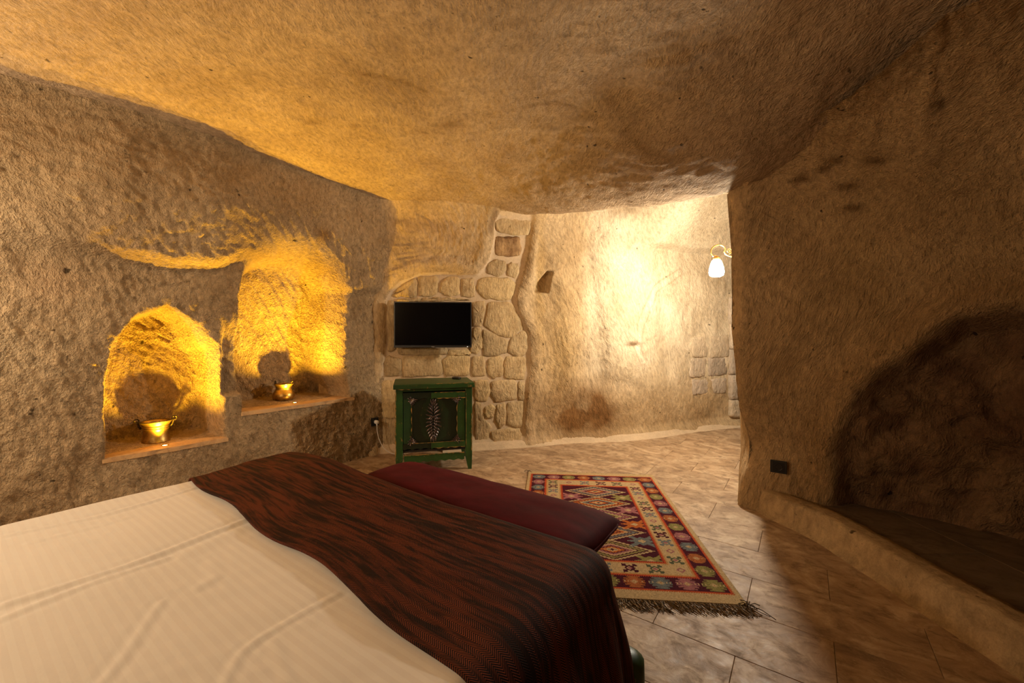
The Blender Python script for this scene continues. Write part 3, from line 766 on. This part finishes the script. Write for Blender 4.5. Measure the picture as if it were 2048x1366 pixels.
bm = bmesh.new(); wavy(bm, W/2-.07, .158, -W/2+.07, .158, .006, fy+.006, .004, .003, .075); bmo('worn_edge', bm, M_WORN, r_)['kind'] = 'stuff'
door = box('door', (0, fy+.025, .455), (W-.125, .020, .49), M_GREEN_V, cab, .002)
DW = W-.125
for sx in (-1, 1):
    box('stile', (sx*(DW/2-.035), fy+.011, .455), (.065, .012, .485), M_GREEN if sx > 0 else green_paint('dull_green_paint', False, (.008, .028, .008), (.014, .055, .016)), door, .002)
    bm = bmesh.new(); wavy(bm, sx*(DW/2-.072), .26, sx*(DW/2-.072), .66, .004, fy+.008, .006, .004, .09); bmo('beading', bm, M_WORN, door)
for z, x0, x1 in ((.672, -.03, DW/2), (.236, -.03, DW/2), (.672, -DW/2, -.03), (.236, -DW/2, -.03)):
    bm = bmesh.new(); wavy(bm, x1, z, x0, z, .048, fy+.012, .016 if x0 > -.1 else .010, .005, .07); r_ = bmo('rail', bm, M_GREEN if x0 > -.1 else M_GREEN_V, door)
bm = bmesh.new()
wavy(bm, DW/2, .646, 0, .646, .005, fy-.002, .004, .003, .07); wavy(bm, DW/2, .697, 0, .697, .004, fy-.002, .003, .002, .05)
wavy(bm, DW/2, .212, 0, .212, .005, fy-.002, .004, .003, .07); wavy(bm, DW/2-.01, .262, -DW/2+.06, .262, .003, fy-.002, .003, .001, .05); bmo('worn_edge', bm, M_WORN, door)['kind'] = 'stuff'
# worn streaks on posts and top
bm = bmesh.new()
for (z0, z1) in ((.15, .30), (.315, .36), (.40, .52), (.545, .60), (.63, .71)): wavy(bm, -W/2+.002, z0, -W/2+.002, z1, .006, fy+.001, .003, .004, .11, 14)
wavy(bm, W/2-.006, .17, W/2-.006, .5, .004, fy+.001, .003, .002, .08)
wavy(bm, W/2-.055, .24, W/2-.055, .68, .003, fy+.001, .003, .001, .2)
wavy(bm, .30, .777, .0, .777, .004, fy-.021, .004, .003, .12); wavy(bm, -.2, .733, -.31, .733, .003, fy-.021, .004, .002, .06); wavy(bm, -.15, .764, -.23, .764, .003, fy-.021, .004, .003, .08)
bmo('worn_edge', bm, M_WORN, cab)['kind'] = 'stuff'
def leaf(bm, x, z, ang, L, w_, y, th=.012):
    ca_, sa_ = math.cos(ang), math.sin(ang)
    def P(a, b, c): return (x+ca_*a-sa_*b, y-c, z+sa_*a+ca_*b)
    pts = [(0, 0, 0), (.3*L, w_, .2*th), (.65*L, w_*.9, .35*th), (L, 0, .9*th), (.65*L, -w_*.9, .35*th), (.3*L, -w_, .2*th)]
    o_ = [bm.verts.new(P(*p)) for p in pts]; m1 = bm.verts.new(P(.3*L, 0, th)); m2 = bm.verts.new(P(.7*L, 0, th*1.2))
    for a, b, c in ((0, 1, m1), (1, 2, m1), (5, 0, m1), (4, 5, m1), (2, 3, m2), (3, 4, m2)): bm.faces.new((o_[a], o_[b], c))
    bm.faces.new((o_[2], m2, m1)); bm.faces.new((o_[4], m1, m2))
bm = bmesh.new(); yb = fy+.014; zc = .455; cxo = -.012
for sgn in (1, -1):
    for k, (dz, L, sp) in enumerate(((.13, .05, .25), (.105, .045, .6), (.08, .05, .75), (.055, .055, .9), (.03, .055, 1.15), (.01, .05, 1.45))):
        for sx in (-1, 1):
            leaf(bm, cxo+sx*.008, zc+sgn*dz, math.pi/2*sgn-sx*sgn*sp, L*1.2, .009, yb-.004-k*.001)
            leaf(bm, cxo+sx*.004, zc+sgn*(dz-.012), math.pi/2*sgn-sx*sgn*sp*.55, L*.75, .006, yb-.010)
    leaf(bm, cxo, zc+sgn*.13, math.pi/2*sgn, .065, .009, yb-.006)
for r_ in (.030, .018):
    add_tube(bm, [(cxo+r_*math.cos(a)*1.25, yb-.020, zc+.006+r_*math.sin(a)) for a in np.linspace(0, math.pi, 14)], .0045, 6)
add_tube(bm, [(cxo+.028*math.cos(a), yb-.020, zc-.03-.016*math.sin(a)) for a in np.linspace(0, math.pi, 12)], .004, 6)
bmo('carved_ornament', bm, M_CARVE, door, True)
for sx in (-1, 1):
    for sz in (-1, 1):
        bm = bmesh.new(); ox, oz = sx*(DW/2-.068), zc+sz*.185
        for a_, L in ((0, .055), (.35, .045), (.8, .04), (1.2, .045), (1.57, .055), (-.4, .028), (1.97, .028), (2.6, .03), (3.6, .03), (4.4, .028)):
            dx_, dz_ = math.cos(a_)*-sx, math.sin(a_)*-sz
            leaf(bm, ox+dx_*.004, oz+dz_*.004, math.atan2(dz_, dx_), L, .007, yb-.010)
        bmo('corner_carving', bm, M_CARVE, door, True)

# remote control on the cabinet
rc = thing('remote_control', 'small black remote control on the back right corner of the green cabinet', 'remote control', (cx+.225*math.cos(ca)-.10*math.sin(ca), cy+.225*math.sin(ca)+.10*math.cos(ca), .777), math.radians(-30))
box('case', (0, 0, .009), (.085, .042, .016), M_BLACK, rc, .006)
bm = bmesh.new()
for i in range(5):
    for j in range(3): add_box(bm, -.03+.014*i, -.012+.012*j, .0175, .008, .006, .003, bev=.001, seg=1)
bmo('button_pad', bm, plain('rubber_keys', (.05, .05, .05), .7), rc)

# ------------------------------------------------------------ sockets and cable
def frame_on(wall, s_, z, out=.0):
    p = wall.at(np.array([s_]), np.array([z]), out)[0]; a, b = wall.nrm(s_); rz = math.atan2(a, -b); return p, rz
def median_out(wall, s_, z, h=.045):
    Q, Z = np.meshgrid(np.linspace(s_-h, s_+h, 7), np.linspace(z-h, z+h, 7)); return float(wall.D(Q, Z).min())
s_, z_ = 1.3+2.585, .335
dmin = median_out(WL, s_, z_); bx_, by_ = WL.base(s_); a, b = WL.nrm(s_)
soc = thing('wall_socket', 'black wall socket with a white plug on the left wall beside the green cabinet', 'socket', (float(bx_)-a*dmin, float(by_)-b*dmin, z_), math.atan2(a, -b))
box('cover_plate', (0, -.004, 0), (.082, .014, .082), M_BLACK, soc, .003)
bm = bmesh.new(); add_lathe(bm, [(.030, 0), (.030, .004), (.026, .004), (.024, -.004), (0, -.004)], 24); bmesh.ops.rotate(bm, cent=(0, 0, 0), matrix=Matrix.Rotation(math.pi/2, 3, 'X'), verts=bm.verts); bmesh.ops.translate(bm, vec=(0, -.011, 0), verts=bm.verts); bmo('socket_well', bm, plain('black_well', (.004, .004, .004), .6), soc, True)
pc = thing('power_cable', 'white plug and thin cable hanging from the left wall socket to the floor', 'cable', (float(bx_)-a*dmin, float(by_)-b*dmin, 0), math.atan2(a, -b))
bm = bmesh.new(); add_lathe(bm, [(0, .045), (.012, .044), (.018, .036), (.019, .012), (.017, 0), (0, 0)], 20); bmesh.ops.rotate(bm, cent=(0, 0, 0), matrix=Matrix.Rotation(math.pi/2, 3, 'X'), verts=bm.verts); bmesh.ops.translate(bm, vec=(0, -.012, z_), verts=bm.verts)
add_tube(bm, [(0, -.035, z_-.006), (.001, -.037, z_-.028), (.002, -.036, z_-.045)], [.009, .007, .004], 10)
bmo('plug', bm, M_WHITEP, pc, True)
bm = bmesh.new(); pp = catmull([(.002, -.036, z_-.04, ), (.006, -.038, z_-.10), (.022, -.05, z_-.18), (.05, -.08, z_-.26), (.10, -.13, .02), (.16, -.19, .006), (.26, -.24, .006), (.40, -.20, .006)], 8)
add_tube(bm, pp, .0035, 8); bmo('cord', bm, M_WHITEP, pc, True)
# thin dark lead behind the cabinet
pcb = catmull([(-1.17, 4.20, .42), (-1.14, 4.15, .25), (-1.10, 4.08, .12), (-1.03, 4.0, .03), (-.95, 3.98, .006), (-.8, 4.0, .006)], 8)
bm = bmesh.new(); add_tube(bm, pcb, .003, 6); tag(bmo('lead', bm, M_BLACK, None, True), 'thin dark lead running down the wall left of the green cabinet', 'cable')
s_, z_ = WR.pix(1557, 933)
dmin = median_out(WR, s_, z_); bx_, by_ = WR.base(s_); a, b = WR.nrm(s_)
soc = thing('wall_socket', 'empty black wall socket low on the rock pillar beside the raised platform', 'socket', (float(bx_)-a*dmin, float(by_)-b*dmin, z_), math.atan2(a, -b))
box('cover_plate', (0, -.004, 0), (.094, .016, .082), plain('charcoal_plastic', (.012, .012, .012), .4), soc, .003)
box('inner_frame', (0, -.0125, 0), (.066, .004, .062), M_BLACK, soc, .001)
bm = bmesh.new(); add_lathe(bm, [(.024, 0), (.024, .003), (.021, .003), (.019, -.001), (0, -.001)], 24); bmesh.ops.rotate(bm, cent=(0, 0, 0), matrix=Matrix.Rotation(math.pi/2, 3, 'X'), verts=bm.verts); bmesh.ops.translate(bm, vec=(0, -.0145, 0), verts=bm.verts); bmo('socket_well', bm, M_BLACK, soc, True)

# ------------------------------------------------------------ corridor wall lamp
lx, ly, lz = L_LAMP
lamp = thing('wall_lamp', 'lit wall lamp on a scrolled bracket at the corridor side of the rock pillar', 'lamp', (lx, ly, lz), 0)
bm = bmesh.new(); add_lathe(bm, [(0, -.085), (.035, -.083), (.058, -.070), (.064, -.045), (.060, -.01), (.048, .035), (.036, .062), (.024, .072), (0, .073)], 20); bmo('glass_shade', bm, M_SHADE, lamp, True)
bm = bmesh.new(); add_lathe(bm, [(.026, .070), (.028, .085), (.018, .098), (.008, .105), (0, .106)], 20); bmo('shade_cap', bm, M_GOLDIRON, lamp, True)
bm = bmesh.new()
add_tube(bm, [tuple(p) for p in catmull([(-.03, 0, .10), (-.050, 0, .13), (-.045, 0, .165), (-.015, 0, .195), (.030, 0, .205), (.065, 0, .19), (.078, 0, .165), (.070, 0, .14), (.090, 0, .115), (.13, 0, .10), (.17, 0, .10), (.20, 0, .11)], 6)], .006, 8)
sp = [(.112+.028*(1-k/30)*math.cos(-1.6+k*.38), 0, .150+.028*(1-k/30)*math.sin(-1.6+k*.38)) for k in range(28)]
add_tube(bm, sp, .0045, 8)
add_tube(bm, [(-.03, 0, .10), (-.02, 0, .105), (0, 0, .104)], .005, 8)
bmo('scroll_bracket', bm, M_GOLDIRON, lamp, True)
box('wall_plate', (.205, 0, .12), (.02, .06, .14), M_GOLDIRON, lamp, .003)

# ------------------------------------------------------------ bed
def to_uv_obj(o, u, v): o.location = (*uv2xy(u, v), 0); o.rotation_euler = (0, 0, ang+math.pi/2)   # local x -> u, local y -> -? (set below)
BV0, BV1, BU1, BU0 = -2.09, -.42, 1.08, -.98
bc = ((BU0+BU1)/2, (BV0+BV1)/2); bx, by = uv2xy(*bc)
brz = math.atan2(CA, SA)                     # local x runs along u; local y runs along -v
bed = thing('bed', 'double bed with a green painted frame standing in front of the camera', 'bed', (bx, by, 0), brz)
Lb, Wb = BU1-BU0, BV1-BV0
box('mattress', (0, 0, .475), (Lb-.04, Wb-.04, .22), plain('mattress_cloth', (.6, .55, .48), .8), bed, .04)
for sy in (-1, 1): box('side_rail', (0, sy*(Wb/2+.03), .255), (Lb+.02, .04, .14), M_GREEN, bed, .004)
box('foot_rail', (Lb/2+.03, 0, .255), (.04, Wb+.02, .14), M_GREEN, bed, .004)
box('head_rail', (-Lb/2+.03, 0, .255), (.04, Wb+.02, .14), M_GREEN, bed, .004)
box('slat_base', (0, 0, .345), (Lb-.10, Wb-.10, .03), plain('raw_pine', (.35, .22, .11), .7), bed, .003)
for sx in (-1, 1):
    for sy in (-1, 1):
        bm = bmesh.new(); add_lathe(bm, [(0, 0), (.03, 0), (.034, .01), (.028, .03), (.036, .07), (.044, .12), (.036, .16), (.040, .175), (.050, .19), (.054, .215), (.046, .235), (.052, .26), (.050, .325), (.03, .34), (0, .345)], 18, (sx*(Lb/2+.015), sy*(Wb/2+.02), 0)); bmo('leg', bm, M_GREEN, bed, True)

def cloth(name, mat, u0, u1, v0, v1, z, rad, du_l, du_r, dv_l, dv_r, step, hfun, thick):
    """cloth over the box [u0,u1]x[v0,v1], hanging du/dv past each edge (0 = ends flat)"""
    us = np.arange(u0-du_l, u1+du_r+step/2, step); vs = np.arange(v0-dv_l, v1+dv_r+step/2, step)
    U, Vv = np.meshgrid(us, vs, indexing='ij')
    iu0, iu1 = (u0+rad if du_l else u0-1), (u1-rad if du_r else u1+1); iv0, iv1 = (v0+rad if dv_l else v0-1), (v1-rad if dv_r else v1+1)
    cu = np.clip(U, iu0, iu1); cv = np.clip(Vv, iv0, iv1)
    ou, ov = U-cu, Vv-cv; m = np.maximum(np.abs(ou), np.abs(ov)); h = np.hypot(ou, ov)+1e-9
    d = m; arc = rad*math.pi/2
    out = np.where(d < arc, rad*np.sin(np.clip(d, 0, arc)/rad), rad+.082*(1-np.exp(-(d-arc)*3)))
    dn = np.where(d < arc, rad*(1-np.cos(np.clip(d, 0, arc)/rad)), rad+(d-arc))
    ph = cu*1.0+cv*1.0+np.arctan2(ov, ou+1e-9)*.12
    hang = ss(arc, arc+.2, d)
    out = out+hang*(.014*np.sin(ph*31)+.02*vn(ph*7, d*2, 3))
    nu, nv = cu+ou/h*out, cv+ov/h*out
    Z = z-dn+hfun(U, Vv)*(1-hang)
    X = nu*SA+nv*CA; Y = nu*CA-nv*SA
    V = np.stack([X, Y, Z], -1).reshape(-1, 3); fc = gridfaces(len(us), len(vs), True)
    o = npmesh(name, V, fc, mat)
    uvl = o.data.uv_layers.new(name='UVMap'); uvs = np.stack([U, Vv], -1).reshape(-1, 2)[fc.ravel()]
    uvl.data.foreach_set('uv', uvs.astype(np.float32).ravel())
    sm = o.modifiers.new('thickness', 'SOLIDIFY'); sm.thickness = thick; sm.offset = -1
    return o
# creases of the sheet: given by photo points on the sheet plane
def onz(px, py, z): Y = (EYE-z)*F/(py-HOR); return xy2uv((px-1024)/F*Y, Y)
CRE = []
for (pts, a_, w_) in (([(0, 1206), (240, 1130), (488, 1036)], .010, .011), ([(0, 1232), (180, 1160), (330, 1110)], .007, .010), ([(0, 1067), (200, 1025), (390, 972)], .008, .010), ([(60, 1078), (250, 1030)], .004, .01),
                      ([(195, 1366), (270, 1270), (332, 1192)], .006, .007), ([(453, 1356), (490, 1290), (531, 1255), (600, 1215), (672, 1181)], .006, .007), ([(574, 1356), (560, 1300), (552, 1265)], .005, .007), ([(370, 1100), (470, 1060)], .004, .02), ([(400, 1165), (440, 1140), (420, 1115)], .004, .012)):
    CRE.append(([onz(x, y, .62) for x, y in pts], a_, w_))
def h_sheet(U, V_):
    h = .008*fbm(U*2.2, V_*2.2, 1, 3)
    for pts, a_, w_ in CRE:
        dmin_ = np.full(U.shape, 9.); 
        Uw = U+.012*vn(U*7, V_*7, 2); Vw = V_+.012*vn(U*7, V_*7, 5)
        fade = 1
        for (p, q_) in zip(pts, pts[1:]):
            p = np.array(p); e = np.array(q_)-p; t_ = np.clip(((Uw-p[0])*e[0]+(Vw-p[1])*e[1])/(e@e), 0, 1)
            dmin_ = np.minimum(dmin_, np.hypot(Uw-p[0]-t_*e[0], Vw-p[1]-t_*e[1]))
        h = h+a_*.42*(np.exp(-(dmin_/w_)**2)-.5*np.exp(-((dmin_-w_*2.2)/w_)**2))
    h = h+.0035*fbm(U*4+V_*3, V_*22-U*8, 4, 2)*ss(.4, -.2, U*0+.1)
    return h
sheet = cloth('bed_sheet', M_SHEET, BU0, BU1-.25, BV0, BV1, .612, .07, .0, .0, .30, .30, .0085, h_sheet, .004)
tag(sheet, 'cream white striped cotton sheet spread over the bed', 'sheet')
def h_run(U, V_):
    return .012*fbm(U*2.5, V_*2.5, 2, 3)+.005*fbm(U*12, V_*4, 3, 2)+.03*gau(U, V_, 1.0, -1.75, .3, .35)
run0 = .56
runner = cloth('bed_runner', M_RUNNER, run0, BU1+.015, BV0-.01, BV1+.012, .624, .085, .0, .30, .30, .30, .009, h_run, .005)
# wavy front hem: shear the free edge a little
co = np.empty(len(runner.data.vertices)*3, np.float32); runner.data.vertices.foreach_get('co', co); co = co.reshape(-1, 3)
uu, vv = co[:, 0]*SA+co[:, 1]*CA, co[:, 0]*CA-co[:, 1]*SA
sh = (np.interp(vv, [-2.1, -1.8, -1.5, -1.1, -.8, -.45, -.3], [.055, .045, .02, .012, -.005, -.045, -.06])+.012*np.sin(vv*11))*(1-ss(run0, run0+.3, uu))
co[:, 0] += sh*SA; co[:, 1] += sh*CA
runner.data.vertices.foreach_set('co', co.ravel()); runner.data.update()
tag(runner, 'rust and black herringbone throw across the foot of the bed', 'bedspread')

# ------------------------------------------------------------ bench with velvet cushion
bu, bv = 1.335, -1.165; bx, by = uv2xy(bu, bv)
bench = thing('bench', 'low green painted bench at the foot of the bed under the red cushion', 'bench', (bx, by, 0), brz+math.pi/2)   # local x along -v... length
box('seat', (0, 0, .405), (1.04, .28, .035), M_GREEN, bench, .004)
for sx in (-1, 1):
    for sy in (-1, 1):
        bm = bmesh.new(); add_lathe(bm, [(0, 0), (.018, 0), (.022, .02), (.018, .05), (.026, .20), (.02, .27), (.028, .30), (.028, .388), (0, .388)], 14, (sx*.48, sy*.10, 0)); bmo('leg', bm, M_GREEN, bench, True)
for sy in (-1, 1): box('apron', (0, sy*.12, .355), (.96, .02, .065), M_GREEN, bench, .003)
nx_, ny_ = 70, 30; A = np.linspace(-1, 1, nx_); B = np.linspace(-1, 1, ny_)
GA, GB = np.meshgrid(A, B, indexing='ij')
HL, HW, HT = .60, .195, .062
prf = ((1-np.abs(GA)**10)*(1-np.abs(GB)**3.2)).clip(0, 1)**.5
wr = .004*fbm(GA*7, GB*3, 3, 3)+.006*np.cos(GA*5)*0
top = np.stack([GA*HL*(1-.02*GB**2), GB*HW*(1-.03*(1-GA**2)*0), .49+HT*prf+wr*prf+.006*vn(GA*3, GB*2)], -1).reshape(-1, 3)
bot = np.stack([GA*HL*(1-.02*GB**2), GB*HW, .49-HT*prf+.006*vn(GA*3, GB*2)], -1).reshape(-1, 3)
V = np.vstack([top, bot]); fc = np.vstack([gridfaces(nx_, ny_), gridfaces(nx_, ny_, True)+nx_*ny_])
cu_ = thing('bench_cushion', 'long dark red velvet cushion on the bench at the foot of the bed', 'cushion', (bx, by, 0), brz+math.pi/2)
o = npmesh('cover', V, fc, M_VELVET, cu_)
bm = bmesh.new(); bm.from_mesh(o.data); bmesh.ops.remove_doubles(bm, verts=bm.verts, dist=.0008); bmesh.ops.recalc_face_normals(bm, faces=bm.faces); bm.to_mesh(o.data); bm.free()
bm = bmesh.new(); ring = []
for a_ in np.linspace(0, 2*math.pi, 90):
    c_, s_ = math.cos(a_), math.sin(a_)
    ex = HL*math.copysign(abs(c_)**.18, c_); ey = HW*math.copysign(abs(s_)**.18, s_); ring.append((ex*.993, ey*.985, .49))
add_tube(bm, ring, .0045, 6, False); bmo('piping', bm, M_VELVET, cu_, True)

# ------------------------------------------------------------ kilim
RW, RL, cs = 1.06, 1.72, .0055
nw, nl = int(RW/cs), int(RL/cs)
xx = (np.arange(nw)+.5)*cs-RW/2; yy = (np.arange(nl)+.5)*cs-RL/2
XX, YY = np.meshgrid(xx, yy, indexing='ij')
CREAM = (.40, .285, .145); MAR = (.055, .009, .015); ORG = (.36, .10, .022); BLU = (.12, .13, .125); PNK = (.26, .10, .10); OLV = (.20, .17, .055); RED = (.35, .05, .02); DKG = (.07, .075, .04)
Cc = np.empty((nw, nl, 3)); Cc[:] = CREAM
ex = RW/2-.03-np.abs(XX); ey = RL/2-.07-np.abs(YY); ed = np.minimum(ex, ey)           # distance in from pattern edge
saw = .006*(((XX+YY)/cs).astype(int) % 2)
def put(m, c): Cc[m] = c
put(ed > 0-saw, ORG); put(ed > .005-saw, RED); put(ed > .010+saw*.5, MAR)
B1 = .135; Lb2 = .125
# star squares in the outer band
def star(cx_, cy_, sx_, sy_, colr, centre=CREAM):
    a, b = np.abs(XX-cx_)/sx_, np.abs(YY-cy_)/sy_
    row = np.floor(YY/cs).astype(int) % 3
    lim = np.where(b < .33, 1.0, np.where(b < .66, .85, .62))-.16*(row == 0)
    put((a < lim) & (b < 1), colr); put((a < lim) & (b < 1) & (row == 1) & (a > .35), tuple(.6*x for x in colr))
    put((a+b < .42), tuple(.5*x+.5*y for x, y in zip(colr, centre))); put((a+b < .24), centre); put((a+b < .09), ORG if colr != ORG else MAR)
    put((a < 1) & (b < .10) & (a > .45) & (((XX/cs).astype(int)) % 3 == 0), centre)
ORS = (.30, .095, .03); cols = [BLU, PNK, OLV, ORS]
px_, py_ = RW/2-.03-.066, RL/2-.07-.066
nxs = 8; nys = 13
for i in range(nxs):
    for s_ in (1, -1): star(-px_+2*px_*i/(nxs-1), s_*py_, .054, .046, cols[(i+(0 if s_ > 0 else 3)) % 4])
for j in range(1, nys-1):
    for s_ in (1, -1): star(s_*px_, -py_+2*py_*j/(nys-1), .050, .048, cols[(j+(1 if s_ > 0 else 2)) % 4])
e2 = ed-.122
fade = (e2 > -.006+saw) & (ed < .30)
put(e2 > -.004-saw, RED); put(e2 > .002+saw*.5, ORG); put(e2 > .008-saw*.5, (.38, .20, .07)); put(e2 > .016+saw*.5, CREAM)
e3 = ed-.245
put(e3 > -.013-saw*.5, (.38, .20, .07)); put(e3 > -.006+saw*.5, ORG); put(e3 > .0-saw, RED); put(e3 > .006+saw, MAR)
def hashm(cx_, cy_, colr, r=.042, kind=0):
    a, b = (XX-cx_)/r, (YY-cy_)/r; A_, B_ = np.abs(a), np.abs(b); T_ = .15
    if kind == 2: put((np.abs(A_+B_-.45) < T_), colr); return
    m = (np.abs(A_+B_-.55) < T_) | ((np.abs(A_-B_) < T_) & (A_ < .85) & (A_+B_ > .5)) | ((np.abs(A_-.75) < T_*.8) & (B_ > .35) & (B_ < .75)) | ((np.abs(B_-.75) < T_*.8) & (A_ > .35) & (A_ < .75))
    put(m & (A_ < 1) & (B_ < 1), colr)
    put((A_+B_ < .3), PNK if colr != PNK else CREAM)
mc = [MAR, DKG, PNK, BLU]; pxc, pyc = RW/2-.03-.183, RL/2-.07-.183
for i in range(6):
    for s_ in (1, -1): hashm(-pxc+2*pxc*i/5, s_*pyc, (mc[(i+1) % 4]), kind=2 if (i+1) % 4 == 2 else 0)
for j in range(1, 13):
    for s_ in (1, -1):
        k = j % 4; hashm(s_*pxc, -pyc+2*pyc*j/13, mc[k], kind=2 if k == 2 else 0)
fx, fyy = RW/2-.03-.255, RL/2-.07-.255
nd = 5; pit = 2*fyy/nd
inside = (np.abs(XX) < fx) & (np.abs(YY) < fyy)
for j in range(nd):
    cyj = -fyy+pit*(j+.5)
    for s_ in (-1, 1):
        for dy in (0,):
            a, b = np.abs(XX-s_*fx*.76)/.085, np.abs(YY-(cyj-pit*.5))/.07
            m = inside & (a < 1-.2*((np.floor(YY/cs).astype(int)) % 3 == 0)) & (b < 1) & ((np.abs(a-b) < .25) | (a+b < .75) | ((b < .16) & (a < 1)))
            put(m, [PNK, OLV, BLU, ORG][(j+(s_ > 0)) % 4]); put(inside & (a+b < .3), CREAM)
    r = np.abs(XX)/(fx*.93)+np.abs(YY-cyj)/(pit*.53)
    seq = [(1.0, CREAM), (.88, MAR), (.80, [OLV, BLU, PNK, ORG, BLU][j]), (.66, MAR), (.60, CREAM), (.50, [PNK, ORG, OLV, BLU, PNK][j]), (.38, MAR), (.30, ORG), (.18, CREAM), (.08, MAR)]
    for t_, c_ in seq: put(inside & (r < t_+saw*4), c_)
GXr, GYr = np.meshgrid((np.arange(nw+1))*cs-RW/2, (np.arange(nl+1))*cs-RL/2, indexing='ij')
Zr = .008+.0012*fbm(GXr*6, GYr*6, 2, 2)+.0
V = np.stack([GXr, GYr, Zr], -1).reshape(-1, 3)
ra = math.atan2(-.1, 1.0)*.9
# centre from the pattern's corners
pc_ = Vector((.595, 2.735))
rug = thing('kilim_rug', 'patterned kilim rug with maroon borders and nested diamonds on the stone floor', 'rug', (pc_.x, pc_.y, 0), ra)
o = npmesh('weave', V, gridfaces(nw+1, nl+1), M_RUG, rug, False)
at = o.data.color_attributes.new('weave', 'FLOAT_COLOR', 'CORNER')
fcol = np.ones((nw*nl, 4)); Cn = Cc*(1+.12*rng.standard_normal((nw, nl, 1))).clip(.7, 1.3); fcol[:, :3] = Cn.reshape(-1, 3)
at.data.foreach_set('color', np.repeat(fcol, 4, 0).ravel())
sm = o.modifiers.new('thickness', 'SOLIDIFY'); sm.thickness = .006; sm.offset = -1
def fringe(y0, sgn, n, lmin, lmax, mat, name='fringe'):
    bm = bmesh.new()
    for i in range(n):
        x = -RW/2+RW*(i+.5)/n+random.uniform(-.003, .003); L = random.uniform(lmin, lmax); lean = random.gauss(.45, .25)*(1 if sgn < 0 else .2)
        if random.random() < .07: lean = random.uniform(-1.5, 1.5)
        P = [(x, y0, .006), (x+lean*L*.2, y0+sgn*L*.3, .008), (x+lean*L*.6, y0+sgn*L*.65, .005), (x+lean*L, y0+sgn*L, .004)]
        add_tube(bm, P, .0016, 4)
    o_ = bmo(name, bm, mat, rug); o_['kind'] = 'stuff'; return o_
fringe(-RL/2, -1, 190, .05, .085, M_FRINGE); fringe(-RL/2, -1, 120, .05, .075, M_FRINGE2, 'pale_fringe'); fringe(RL/2, 1, 120, .012, .03, M_FRINGE2, 'pale_fringe')
bm = bmesh.new()
for sx, sgn, k in ((1, -1, 14), (-1, 1, 9), (-1, -1, 8)):
    for i in range(k):
        a_ = random.uniform(0, 6.28) if i > 2 else (-.9 if sgn < 0 else -1.57); L = random.uniform(.02, .05) if i > 2 else .11
        P = [(sx*RW/2, sgn*RL/2, .008), (sx*RW/2+math.cos(a_)*L*.5, sgn*RL/2+math.sin(a_)*L*.5, .016), (sx*RW/2+math.cos(a_)*L, sgn*RL/2+math.sin(a_)*L, .006)]
        add_tube(bm, P, .002, 4)
o = bmo('corner_tassel', bm, M_FRINGE, rug); o['kind'] = 'stuff'
